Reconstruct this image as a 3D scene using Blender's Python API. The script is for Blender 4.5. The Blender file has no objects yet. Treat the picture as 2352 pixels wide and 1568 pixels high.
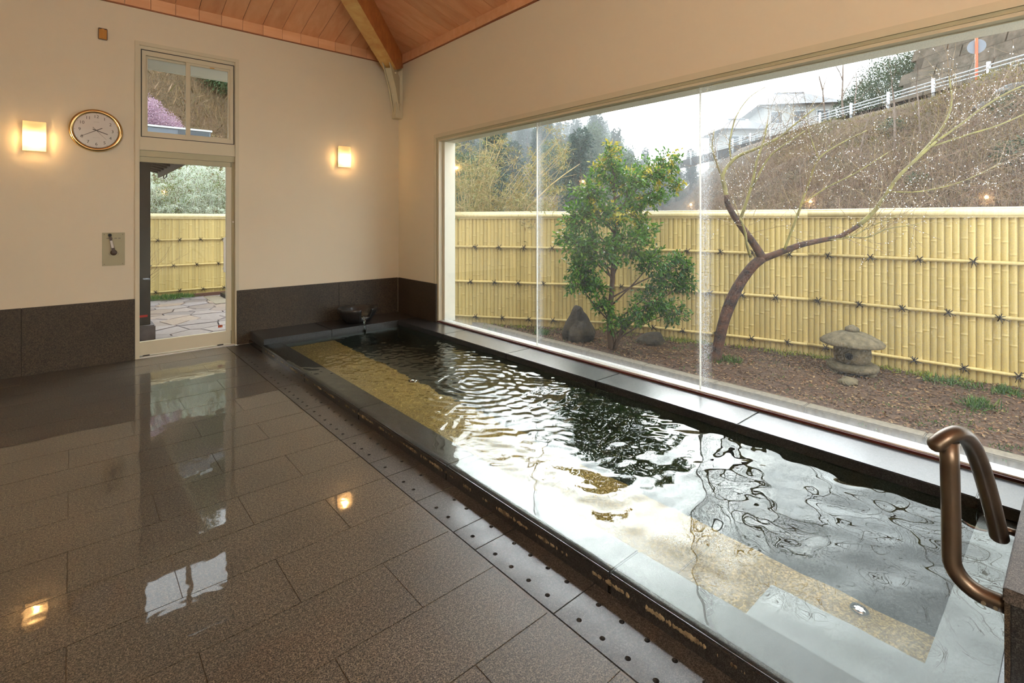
import bpy, bmesh, math, random
import numpy as np
from mathutils import Vector, Matrix

random.seed(7)
rng = np.random.default_rng(11)
SC = bpy.context.scene
COL = SC.collection

# ------------------------------------------------------------------ camera
EYE = 1.25                      # lens height above the bath-house floor
FPX, HORIZON, YAW = 1157.55, 506.25, 0.7181
cam_d = bpy.data.cameras.new('camera')
cam = bpy.data.objects.new('camera', cam_d)
COL.objects.link(cam)
cam.location = (0, 0, EYE)
cam.rotation_euler = (math.pi / 2, 0, -YAW)
cam_d.sensor_width = 36.0
cam_d.lens = 36.0 * FPX / 2352.0
cam_d.shift_y = -(784.0 - HORIZON) / 2352.0
cam_d.clip_start, cam_d.clip_end = 0.02, 600
SC.camera = cam

# ------------------------------------------------------------------ sky (hazy overcast, sun glow behind the hill)
SKY_BASE, SKY_GLOW = 3.1, 27.0
world = bpy.data.worlds.new('overcast_sky')
SC.world = world
world.use_nodes = True
wn, wl = world.node_tree.nodes, world.node_tree.links
wn.clear()
w_out = wn.new('ShaderNodeOutputWorld')
w_bg = wn.new('ShaderNodeBackground')
w_geo = wn.new('ShaderNodeTexCoord')
sun_az, sun_el = math.radians(50), math.radians(19)      # compass bearing from +Y towards +X
sun_dir = (math.sin(sun_az) * math.cos(sun_el), math.cos(sun_az) * math.cos(sun_el), math.sin(sun_el))
w_dot = wn.new('ShaderNodeVectorMath'); w_dot.operation = 'DOT_PRODUCT'
w_dot.inputs[1].default_value = sun_dir
w_nrm = wn.new('ShaderNodeVectorMath'); w_nrm.operation = 'NORMALIZE'
wl.new(w_geo.outputs['Generated'], w_nrm.inputs[0])
wl.new(w_nrm.outputs['Vector'], w_dot.inputs[0])
w_max = wn.new('ShaderNodeMath'); w_max.operation = 'MAXIMUM'; w_max.inputs[1].default_value = 0.0
wl.new(w_dot.outputs['Value'], w_max.inputs[0])
w_pow = wn.new('ShaderNodeMath'); w_pow.operation = 'POWER'; w_pow.inputs[1].default_value = 28.0
wl.new(w_max.outputs[0], w_pow.inputs[0])
w_mad = wn.new('ShaderNodeMath'); w_mad.operation = 'MULTIPLY_ADD'
w_mad.inputs[1].default_value = SKY_GLOW; w_mad.inputs[2].default_value = SKY_BASE
wl.new(w_pow.outputs[0], w_mad.inputs[0])
w_bg.inputs['Color'].default_value = (0.91, 0.97, 1.03, 1)
wl.new(w_mad.outputs[0], w_bg.inputs['Strength'])
wl.new(w_bg.outputs[0], w_out.inputs['Surface'])

vs = SC.view_settings
vs.view_transform = 'Standard'
vs.look = 'None'
vs.gamma = 1.0
vs.use_curve_mapping = False
vs.exposure = 0.55
cy = SC.cycles
cy.use_denoising = True
cy.use_adaptive_sampling = True
cy.adaptive_threshold = 0.05
cy.max_bounces = 8
cy.diffuse_bounces = 3
cy.glossy_bounces = 4
cy.transmission_bounces = 8
cy.transparent_max_bounces = 16
cy.sample_clamp_indirect = 30.0
cy.blur_glossy = 0.3
cy.caustics_reflective = False

# ------------------------------------------------------------------ helpers
def at(u, v, depth):
    """world point seen in direction (u, v) at a given depth along the lens axis"""
    x, y = (u - 1176) / FPX, (v - HORIZON) / FPX
    s, c = math.sin(YAW), math.cos(YAW)
    return Vector((depth * (c * x + s), depth * (-s * x + c), EYE - depth * y))

class MB:
    """collects plain polygons, builds ONE mesh object"""
    def __init__(self):
        self.v, self.f, self.m, self.sm = [], [], [], []
    def quad(self, *pts, mi=0, smooth=False):
        b = len(self.v)
        self.v += [tuple(p) for p in pts]
        self.f.append(tuple(range(b, b + len(pts)))); self.m.append(mi); self.sm.append(smooth)
        return self
    def faces(self, verts, faces, mi=0, smooth=False):
        b = len(self.v)
        self.v += [tuple(p) for p in verts]
        for f in faces:
            self.f.append(tuple(b + i for i in f)); self.m.append(mi); self.sm.append(smooth)
        return self
    def box(self, x0, x1, y0, y1, z0, z1, mi=0, bev=0.0):
        if bev > 0:
            return self.bbox(x0, x1, y0, y1, z0, z1, bev, mi)
        vs_ = [(x0,y0,z0),(x1,y0,z0),(x1,y1,z0),(x0,y1,z0),(x0,y0,z1),(x1,y0,z1),(x1,y1,z1),(x0,y1,z1)]
        return self.faces(vs_, [(3,2,1,0),(4,5,6,7),(0,1,5,4),(1,2,6,5),(2,3,7,6),(3,0,4,7)], mi)
    def bbox(self, x0, x1, y0, y1, z0, z1, b, mi=0):
        """box with its edges chamfered by b"""
        bm = bmesh.new()
        bmesh.ops.create_cube(bm, size=1)
        for v in bm.verts:
            v.co = ((x0+x1)/2 + v.co.x*(x1-x0), (y0+y1)/2 + v.co.y*(y1-y0), (z0+z1)/2 + v.co.z*(z1-z0))
        bmesh.ops.bevel(bm, geom=bm.edges[:], offset=b, segments=2, affect='EDGES')
        self.bm(bm, mi)
        return self
    def bm(self, bm, mi=0, smooth=False):
        bm.verts.index_update()
        self.faces([v.co[:] for v in bm.verts], [[v.index for v in f.verts] for f in bm.faces], mi, smooth)
        bm.free()
        return self
    def tube(self, pts, r, n=8, mi=0, cap=True, squash=None):
        """swept tube; r a number or one per point"""
        pts = [Vector(p) for p in pts]
        rs = r if hasattr(r, '__len__') else [r] * len(pts)
        verts, faces = [], []
        up = Vector((0, 0, 1))
        prev = None
        for i, p in enumerate(pts):
            d = (pts[min(i+1, len(pts)-1)] - pts[max(i-1, 0)]).normalized()
            if prev is None:
                a = d.cross(up)
                if a.length < 1e-3: a = d.cross(Vector((1, 0, 0)))
                a.normalize()
            else:
                a = (prev - d * prev.dot(d))
                if a.length < 1e-5: a = d.cross(up)
                a.normalize()
            b = d.cross(a); prev = a
            for k in range(n):
                t = 2 * math.pi * k / n
                q = squash if squash else 1.0
                verts.append(p + a * (math.cos(t) * rs[i]) + b * (math.sin(t) * rs[i] * q))
        for i in range(len(pts) - 1):
            for k in range(n):
                k2 = (k + 1) % n
                faces.append((i*n+k, i*n+k2, (i+1)*n+k2, (i+1)*n+k))
        self.faces(verts, faces, mi, True)
        if cap:
            b0 = len(self.v) - len(verts)
            self.f.append(tuple(b0 + k for k in reversed(range(n)))); self.m.append(mi); self.sm.append(False)
            self.f.append(tuple(b0 + (len(pts)-1)*n + k for k in range(n))); self.m.append(mi); self.sm.append(False)
        return self
    def lathe(self, prof, n=32, centre=(0,0,0), mi=0, smooth=True, axis='z'):
        """prof: list of (radius, height)"""
        verts, faces = [], []
        for r, h in prof:
            for k in range(n):
                t = 2*math.pi*k/n
                x, y = r*math.cos(t), r*math.sin(t)
                p = (x, y, h) if axis == 'z' else (x, -h, y)      # axis 'y': height grows towards -Y
                verts.append((centre[0]+p[0], centre[1]+p[1], centre[2]+p[2]))
        for i in range(len(prof)-1):
            for k in range(n):
                k2 = (k+1) % n
                faces.append((i*n+k, i*n+k2, (i+1)*n+k2, (i+1)*n+k))
        self.faces(verts, faces, mi, smooth)
        return self
    def prism(self, poly, z0, z1, mi=0):
        """upright prism over a plan polygon (counter-clockwise)"""
        n = len(poly)
        vs_ = [(x, y, z0) for x, y in poly] + [(x, y, z1) for x, y in poly]
        fs = [tuple(reversed(range(n))), tuple(range(n, 2*n))] + [(i, (i+1) % n, n+(i+1) % n, n+i) for i in range(n)]
        return self.faces(vs_, fs, mi)
    def extr(self, poly3, off, mi=0):
        """any planar polygon pushed along a vector"""
        n = len(poly3); off = Vector(off)
        vs_ = [Vector(p) for p in poly3] + [Vector(p) + off for p in poly3]
        fs = [tuple(reversed(range(n))), tuple(range(n, 2*n))] + [(i, (i+1) % n, n+(i+1) % n, n+i) for i in range(n)]
        return self.faces([v[:] for v in vs_], fs, mi)
    def mesh(self, name, mats, origin=(0,0,0)):
        me = bpy.data.meshes.new(name)
        o = origin
        me.from_pydata([(x-o[0], y-o[1], z-o[2]) for x, y, z in self.v], [], self.f)
        for m in (mats if isinstance(mats, (list, tuple)) else [mats]):
            me.materials.append(m)
        me.polygons.foreach_set('material_index', self.m)
        me.polygons.foreach_set('use_smooth', self.sm)
        me.update()
        return me
    def build(self, name, mats, parent=None, origin=None):
        """origin: where the object's own zero sits (world); with a parent it is the parent's place"""
        if origin is None:
            origin = tuple(parent.location) if parent is not None and parent.parent is None else \
                     (tuple(parent.parent.location) if parent is not None else (0, 0, 0))
            loc = (0, 0, 0)
        else:
            loc = origin
        o = bpy.data.objects.new(name, self.mesh(name, mats, origin))
        COL.objects.link(o)
        if parent is not None:
            o.parent = parent
        else:
            o.location = loc
        return o

def np_mesh(name, verts, faces, mat, parent=None, smooth=False, loc=None):
    """fast mesh from numpy arrays; faces all of one size"""
    me = bpy.data.meshes.new(name)
    verts = np.asarray(verts, np.float32); faces = np.asarray(faces, np.int32)
    nf, k = faces.shape
    me.vertices.add(len(verts)); me.vertices.foreach_set('co', verts.ravel())
    me.loops.add(nf * k); me.loops.foreach_set('vertex_index', faces.ravel())
    me.polygons.add(nf)
    me.polygons.foreach_set('loop_start', np.arange(0, nf*k, k, dtype=np.int32))
    me.polygons.foreach_set('loop_total', np.full(nf, k, np.int32))
    me.polygons.foreach_set('use_smooth', np.full(nf, smooth, bool))
    me.update(calc_edges=True)
    me.materials.append(mat)
    o = bpy.data.objects.new(name, me)
    COL.objects.link(o)
    if parent is not None: o.parent = parent
    if loc is not None: o.location = loc
    return o

def tag(o, label=None, cat=None, group=None, kind=None):
    if label: o['label'] = label
    if cat: o['category'] = cat
    if group: o['group'] = group
    if kind: o['kind'] = kind
    return o

def thing(name, loc, label=None, cat=None, group=None, kind=None, rz=0.0):
    o = bpy.data.objects.new(name, None)
    o.empty_display_size = 0.1
    COL.objects.link(o)
    o.location = loc; o.rotation_euler = (0, 0, rz)
    return tag(o, label, cat, group, kind)

def place(name, mesh, parent=None, loc=(0,0,0), rot=(0,0,0), scale=(1,1,1)):
    o = bpy.data.objects.new(name, mesh)
    COL.objects.link(o)
    if parent is not None: o.parent = parent
    o.location = loc; o.rotation_euler = rot; o.scale = scale
    return o

# ------------------------------------------------------------------ materials
def lin(r, g, b):
    f = lambda c: ((c/255) / 12.92) if c/255 <= 0.04045 else (((c/255) + 0.055) / 1.055) ** 2.4
    return (f(r), f(g), f(b), 1.0)

def new_mat(name):
    m = bpy.data.materials.new(name)
    m.use_nodes = True
    nt = m.node_tree
    return m, nt, nt.nodes, nt.links, nt.nodes['Principled BSDF']

def mix_rgb(nt, a, b, fac):
    n = nt.nodes.new('ShaderNodeMix'); n.data_type = 'RGBA'
    for sock, val in (('A', a), ('B', b)):
        i = [s for s in n.inputs if s.name == sock and s.type == 'RGBA'][0]
        if isinstance(val, tuple): i.default_value = val
        else: nt.links.new(val, i)
    fi = [s for s in n.inputs if s.name == 'Factor' and s.type == 'VALUE'][0]
    if isinstance(fac, (int, float)): fi.default_value = fac
    else: nt.links.new(fac, fi)
    return [s for s in n.outputs if s.type == 'RGBA'][0]

def noise(nt, scale, detail=4, rough=0.55, coord=None, dist=0.0):
    n = nt.nodes.new('ShaderNodeTexNoise')
    n.inputs['Scale'].default_value = scale
    n.inputs['Detail'].default_value = detail
    n.inputs['Roughness'].default_value = rough
    n.inputs['Distortion'].default_value = dist
    if coord is not None: nt.links.new(coord, n.inputs['Vector'])
    return n.outputs['Fac']

def ramp(nt, fac, stops):
    n = nt.nodes.new('ShaderNodeValToRGB')
    el = n.color_ramp.elements
    while len(el) < len(stops): el.new(0.5)
    for e, (p, c) in zip(el, stops):
        e.position = p
        e.color = c if isinstance(c, tuple) else (c, c, c, 1)
    nt.links.new(fac, n.inputs['Fac'])
    return n.outputs['Color']

def position(nt, scale=None):
    g = nt.nodes.new('ShaderNodeNewGeometry')
    if scale is None: return g.outputs['Position']
    m = nt.nodes.new('ShaderNodeMapping'); m.inputs['Scale'].default_value = scale
    nt.links.new(g.outputs['Position'], m.inputs['Vector'])
    return m.outputs['Vector']

def local(nt, scale=None, randomise=False):
    t = nt.nodes.new('ShaderNodeTexCoord')
    out = t.outputs['Object']
    if scale is not None:
        m = nt.nodes.new('ShaderNodeMapping'); m.inputs['Scale'].default_value = scale
        nt.links.new(out, m.inputs['Vector']); out = m.outputs['Vector']
    if randomise:
        oi = nt.nodes.new('ShaderNodeObjectInfo')
        mu = nt.nodes.new('ShaderNodeMath'); mu.operation = 'MULTIPLY'; mu.inputs[1].default_value = 37.0
        nt.links.new(oi.outputs['Random'], mu.inputs[0])
        ad = nt.nodes.new('ShaderNodeVectorMath'); ad.operation = 'ADD'
        nt.links.new(out, ad.inputs[0]); nt.links.new(mu.outputs[0], ad.inputs[1]); out = ad.outputs['Vector']
    return out

def bump(nt, bsdf, height, strength, dist=0.01, sock='Normal'):
    b = nt.nodes.new('ShaderNodeBump')
    b.inputs['Strength'].default_value = strength
    b.inputs['Distance'].default_value = dist
    nt.links.new(height, b.inputs['Height'])
    nt.links.new(b.outputs['Normal'], bsdf.inputs[sock])
    return b

def plain(name, col, rough=0.5, metal=0.0, col2=None, scale=20, bumpv=0.0, bscale=80, coat=0.0, spec=0.5, trans=0.0, coord=None):
    m, nt, N, L, B = new_mat(name)
    B.inputs['Base Color'].default_value = col
    B.inputs['Roughness'].default_value = rough
    B.inputs['Metallic'].default_value = metal
    B.inputs['Specular IOR Level'].default_value = spec
    if coat: B.inputs['Coat Weight'].default_value = coat; B.inputs['Coat Roughness'].default_value = 0.05
    p = position(nt)
    if col2:
        f = noise(nt, scale, 5, 0.6, p)
        L.new(mix_rgb(nt, col, col2, ramp(nt, f, [(0.35, 0.0), (0.65, 1.0)])), B.inputs['Base Color'])
    if bumpv: bump(nt, B, noise(nt, bscale, 4, 0.6, p), bumpv)
    return m

def leafy(name, cols, rough=0.45, translucent=0.25):
    """leaf material: each separate leaf takes its own colour"""
    m, nt, N, L, B = new_mat(name)
    g = N.new('ShaderNodeNewGeometry')
    k = len(cols)
    L.new(ramp(nt, g.outputs['Random Per Island'], [(i / max(1, k-1), c) for i, c in enumerate(cols)]), B.inputs['Base Color'])
    B.inputs['Roughness'].default_value = rough
    if translucent:
        out = N['Material Output']
        t = N.new('ShaderNodeBsdfTranslucent')
        L.new(B.inputs['Base Color'].links[0].from_socket, t.inputs['Color'])
        mx = N.new('ShaderNodeMixShader'); mx.inputs[0].default_value = translucent
        L.new(B.outputs[0], mx.inputs[1]); L.new(t.outputs[0], mx.inputs[2])
        L.new(mx.outputs[0], out.inputs['Surface'])
    return m

def granite(name, dark, light, wet=1.0, rough=0.35, film=0.03, wave=0.0, s1=330, s2=110, coat_ior=1.38):
    m, nt, N, L, B = new_mat(name)
    p = position(nt)
    a = noise(nt, s1, 2, 0.5, p)
    b = noise(nt, s2, 3, 0.6, p)
    big = noise(nt, 2.3, 3, 0.5, p)
    c1 = mix_rgb(nt, dark, light, ramp(nt, a, [(0.38, 0.0), (0.62, 1.0)]))
    c2 = mix_rgb(nt, dark, c1, ramp(nt, b, [(0.30, 0.15), (0.60, 1.0)]))
    shade = ramp(nt, big, [(0.3, 0.75), (0.7, 1.1)])
    mu = N.new('ShaderNodeMix'); mu.data_type = 'RGBA'; mu.blend_type = 'MULTIPLY'
    ii = [s for s in mu.inputs if s.type == 'RGBA']
    [s for s in mu.inputs if s.name == 'Factor' and s.type == 'VALUE'][0].default_value = 1.0
    L.new(c2, ii[0]); L.new(shade, ii[1])
    L.new([s for s in mu.outputs if s.type == 'RGBA'][0], B.inputs['Base Color'])
    B.inputs['Roughness'].default_value = rough
    B.inputs['Specular IOR Level'].default_value = 0.35
    bump(nt, B, a, 0.25, 0.002)
    if wet:
        B.inputs['Coat Weight'].default_value = wet
        B.inputs['Coat Roughness'].default_value = film
        B.inputs['Coat IOR'].default_value = coat_ior
        if wave:
            bump(nt, B, noise(nt, 7, 2, 0.5, p), wave, 0.01, 'Coat Normal')
    return m

MAT = {}
MAT['plaster'] = plain('warm_plaster', lin(220, 209, 186), 0.9, bumpv=0.12, bscale=260, spec=0.2)
MAT['cream'] = plain('cream_painted_metal', lin(205, 196, 170), 0.45)
MAT['cream_dark'] = plain('cream_painted_track', lin(178, 172, 142), 0.5)
MAT['gasket'] = plain('black_gasket', lin(22, 20, 18), 0.6)
MAT['alu'] = plain('bright_aluminium', lin(225, 222, 214), 0.3, 0.3)
MAT['floor_stone'] = granite('wet_floor_granite', lin(28, 24, 18), lin(124, 113, 95), 1.0, 0.42, 0.022, 0.08, 240, 95)
MAT['joint'] = plain('tile_joint', lin(66, 54, 38), 0.5, col2=lin(84, 70, 50), scale=12)
MAT['dado'] = granite('dado_granite', lin(30, 24, 17), lin(100, 86, 68), 0.0, 0.5)
MAT['rim_stone'] = granite('bath_rim_stone', lin(26, 25, 24), lin(74, 72, 70), 0.8, 0.4, 0.10, 0.06)
MAT['ledge_stone'] = granite('window_ledge_stone', lin(18, 18, 19), lin(72, 71, 72), 1.0, 0.40, 0.21, 0.0, coat_ior=1.6)
MAT['bench_stone'] = granite('yellow_bench_stone', lin(122, 100, 46), lin(200, 172, 102), 0.0, 0.7, s1=160, s2=60)
MAT['pool_stone'] = granite('bath_bottom_stone', lin(42, 52, 48), lin(104, 116, 108), 0.0, 0.6)
MAT['gutter'] = plain('gutter_grime', lin(42, 30, 16), 0.25, col2=lin(24, 17, 10), scale=15, coat=0.6)
MAT['scale'] = plain('limescale_crust', lin(150, 134, 104), 0.8, col2=lin(58, 44, 28), scale=26, bumpv=0.6, bscale=70)

def wood(name, c1, c2, axis, freq=26, rough=0.5):
    m, nt, N, L, B = new_mat(name)
    sc = {'x': (1.2, freq, freq), 'y': (freq, 1.2, freq), 'd': (freq, freq, freq)}[axis]
    p = local(nt, sc, True)
    f = noise(nt, 1.0, 5, 0.6, p, 0.6)
    oi = N.new('ShaderNodeObjectInfo')
    base = mix_rgb(nt, c1, c2, ramp(nt, f, [(0.3, 0.0), (0.7, 1.0)]))
    hv = N.new('ShaderNodeHueSaturation')
    mr = N.new('ShaderNodeMapRange'); mr.inputs['To Min'].default_value = 0.86; mr.inputs['To Max'].default_value = 1.1
    L.new(oi.outputs['Random'], mr.inputs['Value']); L.new(mr.outputs[0], hv.inputs['Value'])
    L.new(base, hv.inputs['Color']); L.new(hv.outputs['Color'], B.inputs['Base Color'])
    B.inputs['Roughness'].default_value = rough
    return m
MAT['plank_a'] = wood('cedar_ceiling_a', lin(232, 176, 132), lin(216, 150, 106), 'y', 9)
MAT['plank_b'] = wood('cedar_ceiling_b', lin(232, 176, 132), lin(216, 150, 106), 'x', 9)
MAT['trim_wood'] = wood('cedar_trim', lin(236, 184, 140), lin(224, 164, 118), 'x', 12)
MAT['beam_wood'] = wood('laminated_beam', lin(226, 190, 116), lin(206, 146, 82), 'd', 9)
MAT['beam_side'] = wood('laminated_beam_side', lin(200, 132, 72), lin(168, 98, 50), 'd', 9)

def glass_pane(name, cond=None):
    """thin clear glazing: see-through plus mirror by Fresnel; cond = list of joint positions with mist drops"""
    m, nt, N, L, B = new_mat(name)
    N.remove(B)
    out = N['Material Output']
    tr = N.new('ShaderNodeBsdfTransparent'); tr.inputs[0].default_value = (0.97, 0.985, 0.975, 1)
    gl = N.new('ShaderNodeBsdfGlossy'); gl.inputs['Roughness'].default_value = 0.0
    # Schlick reflectance, the same from both sides of the sheet
    geo = N.new('ShaderNodeNewGeometry')
    dt = N.new('ShaderNodeVectorMath'); dt.operation = 'DOT_PRODUCT'
    L.new(geo.outputs['Incoming'], dt.inputs[0]); L.new(geo.outputs['Normal'], dt.inputs[1])
    def mth(op, a, b=None, c=None):
        n = N.new('ShaderNodeMath'); n.operation = op
        for i, val in enumerate((a, b, c)):
            if val is None: continue
            if isinstance(val, (int, float)): n.inputs[i].default_value = val
            else: L.new(val, n.inputs[i])
        return n.outputs[0]
    f5 = mth('POWER', mth('SUBTRACT', 1.0, mth('ABSOLUTE', dt.outputs['Value'])), 5.0)
    refl = mth('MULTIPLY_ADD', f5, 0.96, 0.04)
    mx = N.new('ShaderNodeMixShader')
    L.new(refl, mx.inputs[0]); L.new(tr.outputs[0], mx.inputs[1]); L.new(gl.outputs[0], mx.inputs[2])
    res = mx.outputs[0]
    if cond is not None:
        p = position(nt)
        sp = N.new('ShaderNodeSeparateXYZ'); L.new(p, sp.inputs[0])
        def math_(op, a, b=None, clamp=False, c=None):
            n = N.new('ShaderNodeMath'); n.operation = op; n.use_clamp = clamp
            for i, val in enumerate((a, b, c)):
                if val is None: continue
                if isinstance(val, (int, float)): n.inputs[i].default_value = val
                else: L.new(val, n.inputs[i])
            return n.outputs[0]
        fine = noise(nt, 190, 2, 0.7, p)
        streak = noise(nt, 1.0, 3, 0.6, position(nt, (1, 120, 14)))
        blob = noise(nt, 2.2, 3, 0.6, p)
        drops = ramp(nt, fine, [(0.47, 0.0), (0.60, 1.0)])
        total = None
        for y0 in cond:                              # beads of mist along each joint
            d = math_('ABSOLUTE', math_('SUBTRACT', math_('SUBTRACT', sp.outputs['Y'], y0), -0.03))
            band = math_('SUBTRACT', 1.0, math_('DIVIDE', d, math_('MULTIPLY_ADD', blob, 0.10, c=0.02)), True)
            total = band if total is None else math_('MAXIMUM', total, band)
        joint = math_('MULTIPLY', math_('MULTIPLY', total, drops), 0.45)
        low = math_('SUBTRACT', 1.0, math_('DIVIDE', math_('SUBTRACT', sp.outputs['Z'], 0.13), 0.13), True)
        foot = math_('MULTIPLY', math_('POWER', low, 1.8), math_('MULTIPLY_ADD', streak, 0.5, c=0.06))
        veil = math_('MULTIPLY', drops, math_('MULTIPLY', blob, 0.10))
        fac = math_('MAXIMUM', math_('MAXIMUM', joint, foot), veil, True)
        fac = math_('MINIMUM', fac, 0.92)
        dif = N.new('ShaderNodeBsdfDiffuse'); dif.inputs[0].default_value = (0.85, 0.88, 0.9, 1)
        tl = N.new('ShaderNodeBsdfTranslucent'); tl.inputs[0].default_value = (0.85, 0.88, 0.9, 1)
        m2 = N.new('ShaderNodeMixShader'); m2.inputs[0].default_value = 0.6
        L.new(dif.outputs[0], m2.inputs[1]); L.new(tl.outputs[0], m2.inputs[2])
        m3 = N.new('ShaderNodeMixShader')
        L.new(fac, m3.inputs[0]); L.new(res, m3.inputs[1]); L.new(m2.outputs[0], m3.inputs[2])
        res = m3.outputs[0]
    L.new(res, out.inputs['Surface'])
    return m
SEAMS = (3.235, 1.687, 0.14, -1.41)
MAT['glass'] = glass_pane('clear_glazing')
MAT['misty_glass'] = glass_pane('misty_window_glazing', SEAMS)

def water_mat():
    m, nt, N, L, B = new_mat('hot_spring_water')
    N.remove(B)
    out = N['Material Output']
    g = N.new('ShaderNodeBsdfGlass'); g.inputs['IOR'].default_value = 1.333; g.inputs['Roughness'].default_value = 0.0
    g.inputs['Color'].default_value = (0.95, 0.97, 0.93, 1)
    L.new(g.outputs[0], out.inputs['Surface'])
    return m
MAT['water'] = water_mat()
MAT['steel'] = plain('brushed_steel', lin(176, 168, 150), 0.35, 0.9)
MAT['black'] = plain('black_plastic', lin(18, 17, 16), 0.45)
# ================================================================== the room
YA, XB = 5.653, 3.065          # wall with the door, wall with the picture window
XL, YF = -2.0, -2.6            # the two walls behind the lens
ZC = 3.165                     # underside of the ceiling trim
DADO = 0.545
DX0, DX1, DZ = 0.428, 1.272, 2.872     # opening of door and transom
WY0, WY1, WZ0, WZ1 = -2.2, 4.80, 0.125, 2.18   # picture window opening

def struct(o, label=None):
    o['kind'] = 'structure'
    if label: o['label'] = label
    return o

w = MB()
w.box(XL-.15, DX0, YA, YA+.15, -.05, 3.3).box(DX1, XB+.12, YA, YA+.15, -.05, 3.3).box(DX0, DX1, YA, YA+.15, DZ, 3.3)
struct(w.build('wall_back', MAT['plaster']), 'warm beige plaster wall with the glass door')
w = MB()
w.box(XB, XB+.12, YF, YA, WZ1, 3.3).box(XB, XB+.12, WY1, YA, WZ0-.2, WZ1).box(XB, XB+.12, YF, WY0, -.05, WZ1).box(XB+.005, XB+.12, WY0, WY1, -.3, WZ0-.02)
struct(w.build('wall_right', MAT['plaster']), 'warm beige plaster wall around the picture window')
struct(MB().box(XL-.15, XL, YF-.15, YA, -.05, 3.3).build('wall_left', MAT['plaster']), 'warm beige plaster side wall')
struct(MB().box(XL, XB+.12, YF-.15, YF, -.05, 3.3).build('wall_front', MAT['plaster']), 'warm beige plaster wall facing the door')

# ---- ceiling: hipped, planked
SLOPE = 0.31
ceil_root = struct(thing('ceiling', (0, 0, 0)), 'cedar plank hipped ceiling')
ZT = 3.268
HX = (XB - XL) / 2
PW, GAP = 0.19, 0.0022
def plank_mesh(poly, off, mat):
    """poly: list of (along-wall, inward) corners; off maps them to world"""
    pts = [off(a, d) for a, d in poly]
    return MB().extr([p for p in pts], (0, 0, 0.014)), mat
def hip_limit(a, lo, hi):
    return max(0.0, min(a - lo, hi - a, HX))
def plank_row(lo, hi, off, mat, first):
    a = first
    while a < hi:
        a0, a1 = max(a, lo) + GAP, min(a + PW, hi) - GAP
        if a1 - a0 > 0.01:
            poly = [(a0, 0.0), (a1, 0.0)]
            cuts = sorted({a1, a0} | {x for x in (lo + HX, hi - HX) if a0 < x < a1}, reverse=True)
            for x in cuts:
                poly.append((x, hip_limit(x, lo, hi)))
            mb = MB().extr([off(p, d) for p, d in poly], (0, 0, 0.014))
            mb.build('plank', mat, ceil_root)
        a += PW
plank_row(XL, XB, lambda a, d: (a, YA - d, ZT + SLOPE*d), MAT['plank_a'], -2.12)
plank_row(YF, YA, lambda a, d: (XB - d, a, ZT + SLOPE*d), MAT['plank_b'], -2.72)
plank_row(XL, XB, lambda a, d: (a, YF + d, ZT + SLOPE*d), MAT['plank_a'], -2.12)
plank_row(YF, YA, lambda a, d: (XL + d, a, ZT + SLOPE*d), MAT['plank_b'], -2.72)
# dark backing right above the planks closes the joints
bk = MB()
def slope_quad(off, lo, hi):
    L_ = hi - lo
    bk.quad(off(lo-.1, -.1), off(hi+.1, -.1), off(hi - HX, HX), off(lo + HX, HX))
lift = 0.03
slope_quad(lambda a, d: (a, YA - d, ZT + lift + SLOPE*d), XL, XB)
slope_quad(lambda a, d: (XB - d, a, ZT + lift + SLOPE*d), YF, YA)
slope_quad(lambda a, d: (a, YF + d, ZT + lift + SLOPE*d), XL, XB)
slope_quad(lambda a, d: (XL + d, a, ZT + lift + SLOPE*d), YF, YA)
MAT['backing'] = plain('dark_roof_backing', lin(70, 34, 18), 0.8)
bk.build('backing', MAT['backing'], ceil_root)

# ---- wooden trim band under the planks, board by board
MAT['strip'] = plain('brown_edge_strip', lin(150, 92, 56), 0.6)
tr1 = struct(thing('trim_1', (0, 0, 0)), 'cedar band along the top of the door wall')
tr2 = struct(thing('trim_2', (0, 0, 0)), 'cedar band along the top of the window wall')
a = -2.12 + .004
while a < XB:
    x0, x1 = max(a, XL), min(a + PW, XB) 
    if x1 - x0 > .02:
        MB().box(x0 + .0018, x1 - .0018, YA - .022, YA + .01, ZC + .008, ZT + .02).build('board', MAT['trim_wood'], tr1)
    a += PW
MB().box(XL, XB, YA - .012, YA, ZC - .001, ZC + .009).build('strip', MAT['strip'], tr1)
for k in range(5):
    y0 = YF + k * 1.66
    MB().box(XB - .022, XB + .01, y0 + .001, min(y0 + 1.659, YA - .022), ZC + .008, ZT + .02).build('board', MAT['trim_wood'], tr2)
MB().box(XB - .012, XB, YF, YA - .012, ZC - .001, ZC + .009).build('strip', MAT['strip'], tr2)
tr3 = struct(thing('trim_3', (0, 0, 0)), 'cedar band above the two walls behind')
MB().box(XL, XL + .022, YF, YA - .022, ZC, ZT + .02).build('board', MAT['trim_wood'], tr3)
MB().box(XL + .022, XB - .022, YF, YF + .022, ZC, ZT + .02).build('board', MAT['trim_wood'], tr3)

# ---- hip beam with its steel bracket
beam = thing('hip_beam', (XB - .3, YA - .3, 2.9), 'laminated pale wooden hip beam with cream steel bracket in the corner', 'beam')
def dg(t, side, z):                     # diagonal coordinates: t inward from the corner, side across
    return (XB - t - side * .7071, YA - t + side * .7071, z)
def hipz(t): return ZT + SLOPE * t
bw, bd = 0.078, 0.315
T0, T1 = 0.235, 2.45
b = MB()
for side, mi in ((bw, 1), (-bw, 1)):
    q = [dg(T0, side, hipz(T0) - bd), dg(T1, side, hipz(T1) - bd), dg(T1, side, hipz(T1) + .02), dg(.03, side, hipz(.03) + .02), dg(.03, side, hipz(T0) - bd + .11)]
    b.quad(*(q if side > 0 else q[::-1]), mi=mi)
b.quad(dg(T0, -bw, hipz(T0)-bd), dg(T1, -bw, hipz(T1)-bd), dg(T1, bw, hipz(T1)-bd), dg(T0, bw, hipz(T0)-bd), mi=0)
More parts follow.
